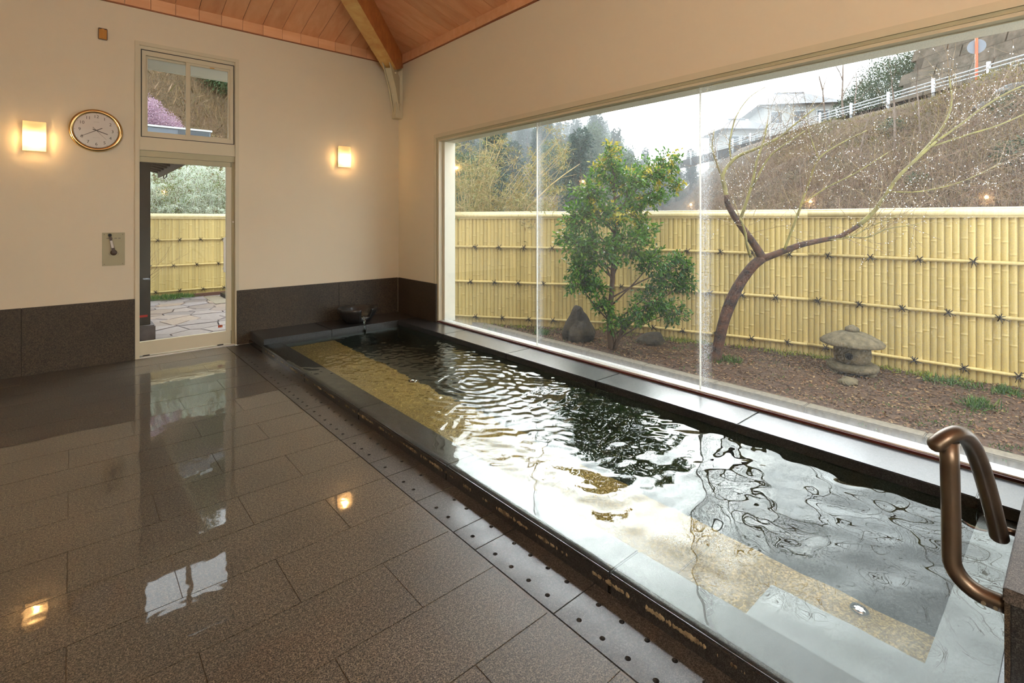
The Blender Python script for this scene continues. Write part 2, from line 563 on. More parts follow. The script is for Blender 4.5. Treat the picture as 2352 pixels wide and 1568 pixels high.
b.quad(dg(.03, -bw, hipz(T0)-bd+.11), dg(T0, -bw, hipz(T0)-bd), dg(T0, bw, hipz(T0)-bd), dg(.03, bw, hipz(T0)-bd+.11), mi=0)
b.build('timber', [MAT['beam_wood'], MAT['beam_side']], beam)
MB().box(XB-.095, XB, YA-.105, YA, 2.50, 3.17, bev=.004).build('corner_post', MAT['cream'], beam)
prof = [(.06, 2.60), (.13, 2.78), (.30, hipz(T0)-bd-.004), (.06, hipz(T0)-bd-.004)]
br = MB().extr([dg(t, -.035, z) for t, z in prof], Vector(dg(0, .035, 0)) - Vector(dg(0, -.035, 0)))
brk = br.build('bracket', MAT['cream'], beam)
fl = MB()
for side in (-.045, .036):
    fl.extr([dg(t, side, z) for t, z in [(.05, 2.56), (.075, 2.58), (.18, 2.82), (.42, hipz(.42)-bd+.07), (.30, hipz(.3)-bd+.10), (.05, 2.98)]],
            Vector(dg(0, .009, 0)) - Vector(dg(0, 0, 0)))
fl.build('side_plate', MAT['cream'], beam)
for t, z in ((.10, 2.66), (.22, 2.99)):
    c = Vector(dg(t, -.05, z))
    MB().tube([c, c + (Vector(dg(0, -.018, 0)) - Vector(dg(0, 0, 0)))], .013, 6).build('bolt', MAT['cream'], beam)

# ---- floor: granite slabs in half bond
flr = struct(MB().box(XL-.1, 1.152, YF-.1, YA+.15, -.06, -.0022).box(1.32, XB, YF, .10, -.06, 0).build('floor', MAT['joint']), 'wet dark granite floor')
TW, TD = 0.578, 0.28
GX = 1.155                              # edge of the gutter covers
tile_mesh = {}
def tile(x0, x1, y0, y1):
    key = (round(x1 - x0, 3), round(y1 - y0, 3))
    if key not in tile_mesh:
        hx, hy = key[0]/2 - .0010, key[1]/2 - .0010
        tile_mesh[key] = MB().box(-hx, hx, -hy, hy, -.006, 0, bev=.0007).mesh('floor_tile', MAT['floor_stone'])
    place('tile', tile_mesh[key], flr, ((x0+x1)/2, (y0+y1)/2, random.uniform(-.0004, .0002)), (random.uniform(-.0006, .0006), random.uniform(-.0006, .0006), 0))
row = 0
y = 1.136 - TD * 13
k = -13
while y < YA - .01:
    y0, y1 = max(y, YF), min(y + TD, YA)
    if y1 - y0 > .02:
        x = GX - (.0 if False else 0) - .589 - TW * 8 + (0 if k % 2 == 0 else TW/2)
        while x < GX - .02:
            x0, x1 = max(x, XL), min(x + TW, GX - .004)
            if x1 - x0 > .03 and (x1 > -.9 or True):
                tile(x0, x1, y0, y1)
            x += TW
    y += TD; k += 1

# ---- stone dado
dd = struct(thing('baseboard_back', (0, 0, 0)), 'dark granite dado along the door wall')
for x0, x1 in ((XL, -.905), (-.905, -.305), (-.305, DX0 - .0)):
    MB().box(x0 + .0012, x1 - .0012, YA - .022, YA, 0, DADO, bev=.002).build('panel', MAT['dado'], dd)
for x0, x1 in ((DX1 - .022, 2.298), (2.298, XB - .02)):
    MB().box(x0 + .001, x1 - .001, YA - .022, YA, 0, DADO, bev=.002).build('panel', MAT['dado'], dd)
MB().box(XL, DX0 - .001, YA - .006, YA, 0, DADO - .004).build('backing', MAT['joint'], dd)
dr = struct(thing('baseboard_right', (0, 0, 0)), 'dark granite dado beside the picture window')
MB().box(XB - .02, XB, WY1 - .03, YA - .0235, .1, DADO, bev=.002).build('panel', MAT['dado'], dr)
MAT['pale_joint'] = plain('pale_corner_joint', lin(120, 112, 96), 0.6)
MB().box(XB - .026, XB - .0195, YA - .028, YA - .0225, .12, DADO - .003).build('corner_joint', MAT['pale_joint'], dr)
d3 = struct(thing('baseboard_left', (0, 0, 0)), 'dark granite dado on the side wall')
MB().box(XL, XL + .022, YF, YA - .022, 0, DADO, bev=.002).build('panel', MAT['dado'], d3)

# ================================================================== door and transom
def rz_(z, Y): return EYE + (z - EYE) * Y / YA
def rx_(x, Y): return x * Y / YA
dr1 = struct(thing('door_1', (DX0, YA, 0)), 'cream framed glass sliding door to the garden')
C, CD = MAT['cream'], MAT['cream_dark']
# casing and jambs
MB().box(DX0, DX0+.034, YA-.012, YA+.15, 0, DZ, bev=.002).build('jamb', C, dr1)
MB().box(DX1-.034, DX1, YA-.012, YA+.15, 0, DZ, bev=.002).build('jamb', C, dr1)
MB().box(DX0+.034, DX1-.034, YA-.012, YA+.15, DZ-.034, DZ, bev=.002).build('head', C, dr1)
MB().box(DX0+.034, DX1-.034, YA-.002, YA+.12, 1.892, 1.992, bev=.002).build('transom_bar', C, dr1)
MB().box(DX0+.034, DX1-.034, YA+.018, YA+.12, 1.835, 1.892).build('door_track', CD, dr1)
lf = MB().box(DX0+.03, DX1-.07, YA+.03, YA+.068, 1.786, 1.834, bev=.002).build('top_rail', CD, dr1)
MB().box(DX0+.03, 1.208, YA+.03, YA+.068, .018, .142, bev=.003).build('bottom_rail', C, dr1)
st = MB().box(1.166, 1.212, YA+.03, YA+.068, .142, 1.787, bev=.002).build('stile', C, dr1)
MB().box(1.213, 1.238, YA+.035, YA+.075, 0, 1.88).build('jamb_channel', CD, dr1)
MB().box(DX0+.03, 1.168, YA+.046, YA+.052, .14, 1.788).build('pane', MAT['glass'], dr1)
MB().box(DX0+.034, DX1-.034, YA-.005, YA+.15, -.004, .010, bev=.002).build('threshold', MAT['alu'], dr1)
for x in (.49, 1.09):
    MB().box(x, x+.05, YA+.026, YA+.066, .010, .019).build('roller', MAT['black'], dr1)
hd = MB()
hd.box(1.136, 1.154, YA-.004, YA+.008, .735, 1.085, bev=.004)
for z in (.77, 1.05): hd.box(1.139, 1.151, YA+.008, YA+.047, z-.012, z+.012)
hd.build('handle', MAT['alu'], dr1)
MAT['red'] = plain('red_sticker', lin(176, 34, 24), 0.5)
MAT['orange_print'] = plain('orange_print', lin(206, 150, 74), 0.5)
stk = MB().box(1.097, 1.135, YA+.0435, YA+.0458, .184, .207).build('sticker', MAT['red'], dr1)
s2 = MB()
for x in (1.103, 1.108, 1.118, 1.1235, 1.129): s2.box(x, x+.0032, YA+.0430, YA+.0435, .190, .201)
s2.build('sticker_print', MAT['orange_print'], stk)
MB().tube([(1.226, YA+.02, 1.235), (1.226, YA+.03, 1.235)], .008, 12).build('lock_button', MAT['alu'], dr1)

win1 = struct(thing('window_1', (DX0, YA, 2.0)), 'cream two-pane sliding transom window above the door')
tx0, tx1, tz0, tz1 = .470, 1.236, 2.012, 2.812
fr_ = MB()
fr_.box(tx0+.010, tx1-.010, YA+.012, YA+.07, tz1-.052, tz1-.010).box(tx0+.010, tx1-.010, YA+.012, YA+.07, tz0+.006, tz0+.046)
fr_.box(tx0+.010, tx0+.040, YA+.012, YA+.07, tz0+.046, tz1-.052).box(tx1-.040, tx1-.010, YA+.012, YA+.07, tz0+.046, tz1-.052)
fr_.build('frame', C, win1)
gk = MB()
gk.box(tx0+.002, tx0+.010, YA+.008, YA+.09, tz0-.004, tz1).box(tx1-.010, tx1-.003, YA+.008, YA+.09, tz0-.004, tz1)
gk.box(tx0+.01, tx1-.01, YA+.008, YA+.09, tz1-.010, tz1-.004).box(tx0+.01, tx1-.01, YA+.008, YA+.09, tz0-.001, tz0+.006)
st2 = MB().box(DX0+.034, tx0+.002, YA+.004, YA+.1, 1.992, DZ-.034).box(tx1-.003, DX1-.034, YA+.004, YA+.1, 1.992, DZ-.034).box(tx0+.002, tx1-.003, YA+.004, YA+.1, tz1-.004, DZ-.034).box(tx0+.002, tx1-.003, YA+.004, YA+.1, 1.992, tz0-.001)
st2.build('outer_frame', C, win1)
gk.build('gasket', MAT['gasket'], win1)
for name, x0, x1, yy in (('left', tx0+.040, .862, YA+.044), ('right', .822, tx1-.040, YA+.022)):
    sa = MB(); a_, c_ = (.014, .03) if name == 'left' else (.03, .014)
    z0, z1 = tz0+.046, tz1-.052
    sa.box(x0, x0+.016 if name == 'left' else x0+.034, yy, yy+.02, z0, z1).box(x1-(.03 if name == 'left' else .016), x1, yy, yy+.02, z0, z1)
    sa.box(x0, x1, yy+.001, yy+.019, z1-.020, z1).box(x0, x1, yy+.001, yy+.019, z0, z0+.012)
    so = sa.build('sash', C, win1)
    MB().box(x0+.008, x1-.008, yy+.008, yy+.012, z0+.006, z1-.008).build('pane', MAT['glass'], so)
la = MB().box(.806, .822, YA+.006, YA+.024, 2.36, 2.40, bev=.003).tube([(.812, YA+.008, 2.385), (.797, YA-.004, 2.40)], .005, 6)
la.build('latch', MAT['steel'], win1)
MB().box(1.02, 1.06, YA+.0205, YA+.022, 2.742, 2.752).build('sticker', MAT['orange_print'], win1)

# ================================================================== picture window
GXP = 3.125                             # glass plane
win2 = struct(thing('window_2', (XB, 1.3, WZ0)), 'long picture window of butt-jointed panes over the bath')
def ring(x0, x1, inset0, inset1, m, name, top=None):
    r = MB()
    ya, yb, za, zb = WY0+inset0, WY1-inset0, WZ0+0.0, WZ1-inset0
    yc, yd, ze = WY0+inset1, WY1-inset1, WZ1-(top or inset1)
    r.box(x0, x1, yd, yb, za, zb).box(x0, x1, ya, yc, za, zb).box(x0, x1, yc, yd, ze, zb)
    return r.build(name, m, win2)
ring(XB-.012, XB+.02, -.03, .012, C, 'casing')
ring(XB-.002, XB+.06, .012, .032, CD, 'frame_step')
ring(XB+.004, XB+.12, .032, .05, C, 'frame')
MAT['jamb_plaster'] = plain('pale_reveal', lin(232, 226, 206), 0.7, bumpv=.1, bscale=90)
ring(XB+.06, XB+.20, .05, .085, MAT['jamb_plaster'], 'reveal', .056)
MAT['red_seal'] = plain('dark_red_seal', lin(74, 26, 18), 0.45)
MB().box(XB-.004, XB+.012, WY0, WY1-.012, WZ0-.002, WZ0+.011).build('seal', MAT['red_seal'], win2)
MB().box(XB+.012, XB+.11, WY0, WY1-.03, WZ0-.002, WZ0+.018, bev=.003).build('sill_channel', MAT['alu'], win2)
ys = [WY1-.05] + list(SEAMS) + [WY0+.05]
MAT['silicone'] = leafy('clear_silicone', [lin(236, 234, 226), lin(230, 228, 220)], 0.3, 0.75)
for i in range(len(ys)-1):
    MB().box(GXP-.005, GXP+.005, ys[i+1]+.004, ys[i]-.004, WZ0+.015, WZ1-.04).build('pane', MAT['misty_glass'], win2)
for yv in SEAMS:
    MB().box(GXP-.005, GXP+.005, yv-.004, yv+.004, WZ0+.015, WZ1-.04).build('sealant_joint', MAT['silicone'], win2)

# ================================================================== the bath
ZW = 0.072                              # water level
ZR = 0.122                              # dry rim
BX0, BX1, BY0, BY1 = 1.358, 2.775, 0.288, 5.14
LIP = 1.532
bath = thing('stone_bath', (2.1, 2.7, -.6), 'long sunken stone bath brimming with hot spring water under the window', 'bath')
R = MAT['rim_stone']
# overflow lip on the room side, in slabs
ylist = [BY0-.15, 1.06, 2.04, 3.02, 4.00, BY1+.015]
for y0, y1 in zip(ylist, ylist[1:]):
    MB().box(BX0, LIP, y0+.0008, y1-.0008, -.06, ZW-.007, bev=.006).build('overflow_lip', R, bath)
# room-side end of the back rim and the back rim itself
for x0, x1 in ((BX0+.012, 2.02), (2.02, XB-.021)):
    MB().box(x0+.0008, x1-.0008, BY1, YA-.0225, -.05, ZR, bev=.005).build('back_rim', R, bath)
# window ledge
yl = [.14, .30, 1.28, 2.28, 3.25, 4.22, BY1]
for y0, y1 in zip(yl, yl[1:]):
    x1 = XB - .006
    MB().box(BX1, x1, y0+.0008, y1-.0008, ZR-.05, ZR, bev=.004).build('window_ledge', MAT['ledge_stone'], bath)
MB().box(BX1+.018, XB-.004, BY0-.145, YA-.03, -.65, ZR-.05).build('window_side_wall', MAT['pool_stone'], bath)
# near end rim, awash
MB().box(LIP+.001, BX1+.2, BY0-.15, BY0, -.65, ZW-.004, bev=.004).build('near_rim', MAT['ledge_stone'], bath)
MB().box(LIP-.06, LIP-.004, BY0, BY1, -.65, -.06).build('room_side_wall', MAT['pool_stone'], bath)
MB().box(LIP-.06, BX1+.05, BY1+.014, BY1+.08, -.65, -.05).build('back_wall', MAT['pool_stone'], bath)
MB().box(LIP-.06, BX1+.05, BY0-.05, BY1+.08, -.70, -.65).build('bottom', MAT['pool_stone'], bath)
# yellow stone bench under water, slab by slab
BEX, BEZ = 2.05, -0.185
yb = [BY0+.001] + [BY0 + .72 * i for i in range(1, 7)] + [BY1+.012]
for y0, y1 in zip(yb, yb[1:]):
    MB().box(LIP-.003, BEX, y0+.001, y1-.001, BEZ-.04, BEZ, bev=.004).build('bench_slab', MAT['bench_stone'], bath)
MB().box(LIP-.003, BEX-.02, BY0+.001, BY1+.012, -.65, BEZ-.041).build('bench_riser', MAT['pool_stone'], bath)
MB().box(LIP-.002, 1.79, BY0+.002, .71, BEZ+.001, ZW-.10, bev=.006).build('entry_step', MAT['ledge_stone'], bath)
MAT['chrome'] = plain('chrome_jet', lin(210, 215, 215), 0.12, 1.0)
for x, yv in ((2.0, .51), (2.02, 3.50)):
    j = MB().lathe([(.001, .012), (.014, .014), (.026, .010), (.030, 0), (.030, -.004)], 18, (x, yv, BEZ+.002)).build('water_jet', MAT['chrome'], bath)
    for q in range(6):
        an = q * math.pi / 3
        MB().lathe([(.001, .003), (.0045, .0025), (.005, 0)], 8, (x+.016*math.cos(an), yv+.016*math.sin(an), BEZ+.014)).build('nozzle', MAT['black'], j)
# outer face of the lip: grime, limescale band
MB().box(BX0+.004, BX0+.012, BY0-.15, BY1+.5, -.07, .036).build('lip_foot', MAT['gutter'], bath)
sc_ = MB()
ny = 1100; pts0 = []
prof_n = 6
r_s = random.Random(5)
yy = np.linspace(BY0-.14, BY1-.1, ny)
vv, ff = [], []
for i, yv in enumerate(yy):
    a_ = (math.sin(yv*9.1)+math.sin(yv*23.7+1.3)+math.sin(yv*51.3+.4))/3
    a_ = a_*.7 + r_s.gauss(0, .25)
    th = max(0.0008, .0045 + .004*a_) 
    zc_ = .034 + .003*math.sin(yv*3.1) + r_s.gauss(0, .0008)
    hgt = max(.002, .0085 + .006*a_)
    for j in range(prof_n):
        t = math.pi * j / (prof_n-1)
        vv.append((BX0 + .004 - th*math.sin(t), yv, zc_ + hgt*math.cos(t)))
for i in range(ny-1):
    for j in range(prof_n-1):
        ff.append((i*prof_n+j, (i+1)*prof_n+j, (i+1)*prof_n+j+1, i*prof_n+j+1))
sc_.faces(vv, ff, 0, True).build('limescale_band', MAT['scale'], bath)
# gutter channel under the perforated covers
struct(MB().box(GX-.003, BX0+.004, YF, YA-.02, -.12, -.075).build('trim_4', MAT['gutter']), 'dark gutter channel beside the bath')

# ---- water: one real wavy surface
nx, nyw = 190, 640
gx = np.linspace(BX0 + .007, BX1 + .016, nx); gy = np.linspace(BY0 - .135, BY1 + .012, nyw)
XX, YY = np.meshgrid(gx, gy, indexing='ij')
ZZ = np.zeros_like(XX)
for i in range(70):
    lam = 0.05 * (9.0 ** rng.random())
    th = rng.random() * 2 * math.pi
    amp = 0.00011 * (lam / .1) ** 0.9
    near = 1.0 if lam > .12 else 0.0
    far = 2.0*np.clip((YY - 1.0) / 1.8, 0.10, 1.0) if lam < .12 else 1.25*np.clip(1.2 - .08*YY, .5, 1.1)
    ZZ += amp * far * np.sin((XX*math.cos(th) + YY*math.sin(th)) * 2*math.pi/lam + rng.random()*6.28)
for cx_, cy_, lam, amp, dec in ((2.2, 2.95, .085, .0016, .9), (2.05, 4.7, .10, .0003, .6)):
    rr = np.sqrt((XX-cx_)**2 + (YY-cy_)**2)
    ZZ += amp * np.sin(rr*2*math.pi/lam) * np.exp(-rr/dec) * np.clip(rr/.1, 0, 1)
calm = np.clip((XX - LIP + .02) / .10, 0.22, 1.0)          # smooth sheet over the overflow lip
calm *= np.clip((YY - 4.1) * -1.0 + 1.0, .25, 1.0)          # the far end lies still
ZZ = ZZ * calm
# the sheet bends down over the lip's outer edge
edge = np.clip((BX0 + .03 - XX) / .023, 0, 1)
ZZ = ZW + ZZ - .0075 * edge**2
vid = np.arange(nx*nyw).reshape(nx, nyw)
fc = np.stack([vid[:-1, :-1], vid[1:, :-1], vid[1:, 1:], vid[:-1, 1:]], -1).reshape(-1, 4)
wat = np_mesh('bath_water', np.stack([XX, YY, ZZ], -1).reshape(-1, 3), fc, MAT['water'], smooth=True)
tag(wat, 'clear rippling hot spring water filling the bath', 'water', kind='stuff')
# ================================================================== things in the room
# ---- perforated gutter covers
MAT['cover_stone'] = granite('wet_cover_granite', lin(36, 34, 32), lin(100, 96, 90), 0.55, 0.5, 0.13, 0.10)
def cover_mesh(x0, x1, L_, th=.03):
    """slab centred on its own origin, top at z=0, two rows of round holes right through"""
    mb = MB()
    hx, hy = (x1-x0)/2 - .0012, L_/2 - .0022
    p = .092
    n = max(1, int((L_ - .03) / p))
    cells_y = [(-n/2 + i) * p for i in range(n+1)]
    r, seg = .0088, 16
    def cell(ax0, ax1, ay0, ay1, hole, cx_=None):
        if not hole:
            mb.quad((ax0, ay0, 0), (ax1, ay0, 0), (ax1, ay1, 0), (ax0, ay1, 0)); return
        cx = cx_; cyy = (ay0+ay1)/2
        outer, inner = [], []
        for k in range(seg):
            t = 2*math.pi*(k+.5)/seg
            c, s = math.cos(t), math.sin(t)
            # project on the cell's rectangle
            sx = (ax1-cx) / c if c > 0 else (ax0-cx) / c
            sy = (ay1-cyy) / s if s > 0 else (ay0-cyy) / s
            m = min(sx, sy)
            outer.append((cx+c*m, cyy+s*m, 0)); inner.append((cx+r*c, cyy+r*s, 0))
        corners = [(ax1, ay1), (ax0, ay1), (ax0, ay0), (ax1, ay0)]
        for k in range(seg):
            k2 = (k+1) % seg
            o1, o2 = outer[k], outer[k2]
            poly = [inner[k], o1]
            if abs(o1[0]-o2[0]) > 1e-6 and abs(o1[1]-o2[1]) > 1e-6:
                cc = min(corners, key=lambda q: abs(q[0]-(o1[0]+o2[0])/2) + abs(q[1]-(o1[1]+o2[1])/2))
                poly.append((cc[0], cc[1], 0))
            poly += [o2, inner[k2]]
            mb.quad(*poly)
            mb.quad(inner[k2], (inner[k2][0], inner[k2][1], -th), (inner[k][0], inner[k][1], -th), inner[k])
    ca, cb = 1.197 - (x0+x1)/2, 1.292 - (x0+x1)/2
    xm = (ca+cb)/2
    for i in range(n):
        cell(-hx, xm, cells_y[i], cells_y[i+1], True, ca)
        cell(xm, hx, cells_y[i], cells_y[i+1], True, cb)
    cell(-hx, hx, -hy, cells_y[0], False); cell(-hx, hx, cells_y[-1], hy, False)
    for a, b in (((-hx, -hy), (hx, -hy)), ((hx, -hy), (hx, hy)), ((hx, hy), (-hx, hy)), ((-hx, hy), (-hx, -hy))):
        mb.quad((a[0], a[1], 0), (a[0], a[1], -th), (b[0], b[1], -th), (b[0], b[1], 0))
    return mb.mesh('drain_cover', MAT['cover_stone'])
cy_list = [5.15, 4.58, 3.998, 3.409, 2.806, 2.44, 2.256, 1.97, 1.68, 1.535, 1.121, .52, -.08, -.68]
order = ['first', 'second', 'third', 'fourth', 'fifth', 'sixth', 'seventh', 'eighth', 'ninth', 'tenth', 'eleventh', 'twelfth', 'thirteenth']
cov_cache = {}
for i, (y1, y0) in enumerate(zip(cy_list, cy_list[1:])):
    L_ = round(y1 - y0, 3)
    if L_ not in cov_cache: cov_cache[L_] = cover_mesh(GX, BX0 + .002, L_)
    size = 'short' if L_ < .25 else ('medium' if L_ < .5 else 'long')
    tag(place('drain_cover', cov_cache[L_], None, ((GX+BX0+.002)/2, (y0+y1)/2, -.001)),
        '%s perforated stone gutter cover, %s in the row from the door' % (size, order[i]), 'drain cover', 'perforated gutter covers beside the bath')
tag(MB().box(GX+.0012, BX0+.002, 5.155, YA-.024, -.03, -.001, bev=.001).build('gutter_end_slab', MAT['cover_stone'], None, origin=(1.236, 5.4, -.03)),
    'plain dark stone slab closing the gutter beside the door', 'slab')

# ---- stone counter in the near right corner
ct = thing('stone_counter', (2.36, -.2, 0), 'low dark stone counter at the near end of the bath', 'counter')
MAT['counter'] = granite('dry_counter_stone', lin(52, 47, 43), lin(112, 103, 95), 0.15, 0.6, 0.3)
CX0, CY1, CZ = 1.655, .134, .385
MB().box(CX0, XB-.03, -.75, CY1, CZ-.035, CZ, bev=.003).build('top_slab', MAT['counter'], ct)
MB().box(CX0+.012, CX0+.045, CY1-.045, CY1-.012, 0, CZ-.036, bev=.002).build('corner_strip', MAT['rim_stone'], ct)
MB().box(CX0+.02, CX0+.04, -.72, CY1-.058, 0, CZ-.036, bev=.002).build('side_panel', MAT['dado'], ct)
MB().box(CX0+.012, XB-.03, CY1-.012, CY1-.002, .09, CZ-.036).build('bath_side_panel', MAT['dado'], ct)
MB().box(CX0+.030, CX0+.038, -.72, CY1-.04, 0, CZ-.036).build('joint_filler', MAT['pale_joint'], ct)

# ---- grab rail
MAT['bronze'] = plain('bronze_rail', lin(112, 98, 84), 0.36, 0.8, col2=lin(96, 84, 72), scale=8)
rail = thing('grab_rail', (1.72, .2, .3), 'bronze curved grab rail fixed to the stone counter', 'grab rail')
px_ = 1.705
pst = [(px_, .128, .318), (px_, .145, .318)]
for k in range(9):
    t = math.pi/2 * k/8
    pst.append((px_, .165 + .068*math.sin(t), .386 - .068*math.cos(t)))
pst += [(px_, .2335, .50), (px_, .236, .62), (px_, .2365, .682)]
MB().tube(pst, .0205, 20).build('post', MAT['bronze'], rail)
ctrl = [(1.688, .262, .668), (1.705, .240, .692), (1.735, .222, .699), (1.785, .211, .672), (1.835, .202, .626), (1.90, .192, .545), (1.955, .180, .445), (1.995, .168, .345)]
def spline(pts, n=6):
    out = []
    P = [Vector(p) for p in pts]
    P = [P[0]*2-P[1]] + P + [P[-1]*2-P[-2]]
    for i in range(1, len(P)-2):
        for k in range(n):
            t = k/n
            a, b, c, d = P[i-1], P[i], P[i+1], P[i+2]
            out.append(0.5*((2*b) + (c-a)*t + (2*a-5*b+4*c-d)*t*t + (3*b-a-3*c+d)*t**3))
    out.append(P[-2])
    return out
arc = spline(ctrl)
na = len(arc)
rad = [.0225]*na
first, last = arc[0], arc[-1]
d0 = (arc[0]-arc[1]).normalized(); d1 = (arc[-1]-arc[-2]).normalized()
pre = [first + d0*.016, first + d0*.013, first + d0*.007]; post = [last + d1*.006, last + d1*.012, last + d1*.015]
MB().tube(pre + arc + post, [.004, .013, .0195] + rad + [.0195, .012, .004], 20, squash=.82).build('handle', MAT['bronze'], rail)
MB().tube([(2.012, .165, .365), (2.02, .130, .362)], .010, 12).build('stub', MAT['bronze'], rail)
for yv in (.148, .170):
    MB().tube([(px_-.0206, yv, .312), (px_-.0222, yv, .312)], .005, 10).build('screw', MAT['steel'], rail)

# ---- stone spout basin on the back rim
bs = thing('stone_basin', (2.40, 5.36, ZR), 'round dark stone basin with notched spout on the back rim', 'basin')
prof = [(.10, 0), (.135, .012), (.185, .07), (.215, .125), (.226, .152), (.222, .160), (.205, .160), (.185, .13), (.15, .07), (.10, .045), (.001, .04)]
bm = bmesh.new()
nseg = 56
rings = []
for r, h in prof:
    rings.append([bm.verts.new((r*math.cos(2*math.pi*k/nseg), r*math.sin(2*math.pi*k/nseg)*.92, h)) for k in range(nseg)])
notch0, notch1 = [int(nseg*x) for x in (.70, .795)]
for i in range(len(prof)-1):
    for k in range(nseg):
        cut = notch0 <= k < notch1 and 2 <= i <= 7
        if not cut:
            f = bm.faces.new((rings[i][k], rings[i][(k+1) % nseg], rings[i+1][(k+1) % nseg], rings[i+1][k])); f.smooth = True
# the notch's floor and cheeks
ia, ib = 2, 8
for k in range(notch0, notch1):
    bm.faces.new((rings[ia][k], rings[ia][k+1], rings[ib][k+1], rings[ib][k]))
for k in (notch0, notch1):
    bm.faces.new([rings[i][k] for i in range(ia, ib+1)])
bm.faces.new(rings[0][::-1])
bmesh.ops.recalc_face_normals(bm, faces=bm.faces[:])
me = bpy.data.meshes.new('bowl'); bm.to_mesh(me); bm.free(); me.materials.append(MAT['rim_stone'])
bowl = place('bowl', me, bs, (0, 0, 0), (0, 0, math.radians(8)))
MB().lathe([(.001, .0), (.14, .0)], 32, (2.40, 5.36, ZR+.085)).build('water', MAT['water'], bs)
sp = MB()
for k, (dx, wd) in enumerate(((0, .035),)):
    pts = [(2.385, 5.19, .208), (2.378, 5.148, .200), (2.375, 5.128, .165), (2.374, 5.12, .075)]
    sp.tube(pts, [.012, .011, .009, .012], 8, squash=.35)
sp.build('falling_water', MAT['water'], bs)

# ---- wall lamps
def shade_mat():
    m, nt, N, L, B = new_mat('frosted_lamp_glass')
    N.remove(B)
    out = N['Material Output']
    tl = N.new('ShaderNodeBsdfTranslucent'); tl.inputs[0].default_value = (.62, .52, .38, 1)
    tp = N.new('ShaderNodeBsdfTransparent'); tp.inputs[0].default_value = (1.0, .95, .85, 1)
    df = N.new('ShaderNodeBsdfDiffuse'); df.inputs[0].default_value = (.9, .87, .8, 1)
    m1 = N.new('ShaderNodeMixShader'); m1.inputs[0].default_value = .30
    L.new(tl.outputs[0], m1.inputs[1]); L.new(tp.outputs[0], m1.inputs[2])
    m2 = N.new('ShaderNodeMixShader'); m2.inputs[0].default_value = .2
    L.new(m1.outputs[0], m2.inputs[1]); L.new(df.outputs[0], m2.inputs[2])
    L.new(m2.outputs[0], out.inputs['Surface'])
    return m
def bulb_mat(s):
    m, nt, N, L, B = new_mat('warm_bulb')
    N.remove(B)
    e = N.new('ShaderNodeEmission'); e.inputs[0].default_value = (1.0, .62, .27, 1); e.inputs[1].default_value = s
    L.new(e.outputs[0], N['Material Output'].inputs['Surface'])
    return m
LAMP = 260.0
MAT['shade'] = shade_mat(); MAT['bulb'] = bulb_mat(LAMP)
MAT['lamp_base'] = plain('dark_lamp_base', lin(52, 40, 28), 0.4, 0.3)
def sconce(p, rz, label, group=None):
    """wall lamp; local -Y points into the room"""
    t = thing('wall_lamp', p, label, 'lamp', group, rz=rz)
    base = MB().box(-.062, .062, -.028, 0, -.105, .105, bev=.004).mesh('back_plate', MAT['lamp_base'])
    place('back_plate', base, t)
    # frosted hood: bulging front with turned-back rims, open towards the wall
    mb = MB(); nx_, nz_ = 9, 13
    W, Hh = .071, .12
    def surf(i, j):
        x = -W + 2*W*i/(nx_-1); z = -Hh + 2*Hh*j/(nz_-1)
        bulge = .012 * (1 - (z/Hh)**2) + .006 * (1 - (x/W)**2)
        edge = max(abs(x)/W, abs(z)/Hh)
        yv = -.068 - bulge + (.012 if edge > .99 else 0)
        return (x * (.985 if edge > .99 else 1), yv, z * (.99 if edge > .99 else 1))
    mb.faces([surf(i, j) for i in range(nx_) for j in range(nz_)],
             [(i*nz_+j, (i+1)*nz_+j, (i+1)*nz_+j+1, i*nz_+j+1) for i in range(nx_-1) for j in range(nz_-1)], 0, True)
    ringp = [(-W*.985, -Hh*.99), (W*.985, -Hh*.99), (W*.985, Hh*.99), (-W*.985, Hh*.99)]
    for (xa, za), (xb, zb) in zip(ringp, ringp[1:] + ringp[:1]):
        mb.quad((xa, -.056, za), (xb, -.056, zb), (xb*.97, -.030, zb*.975), (xa*.97, -.030, za*.975))
    place('shade', mb.mesh('shade', MAT['shade']), t)
    bm = bmesh.new(); bmesh.ops.create_icosphere(bm, subdivisions=2, radius=.021)
    mb2 = MB().bm(bm, 0, True)
    place('bulb', mb2.mesh('bulb', MAT['bulb']), t, (0, -.053, -.022))
    sk = MB().lathe([(.001, 0), (.012, 0), (.012, .03), (.001, .03)], 12, (0, -.053, 0.0))
    place('socket', sk.mesh('socket', MAT['lamp_base']), t)
    return t
sconce((-.226, YA, 1.93), 0, 'glowing frosted wall lamp beside the clock')
sconce((2.352, YA, 1.978), 0, 'glowing frosted wall lamp between the door and the corner')
for yv, nm in ((.8, 'near end'), (2.7, 'middle'), (4.6, 'door end')):
    sconce((XL, yv, 1.55), math.pi/2, 'frosted lamp on the wall facing the window, at the ' + nm)
for xv, nm in ((-.6, 'left'), (1.6, 'right')):
    sconce((xv, YF, 1.93), math.pi, 'frosted wall lamp on the front wall, %s one' % nm)

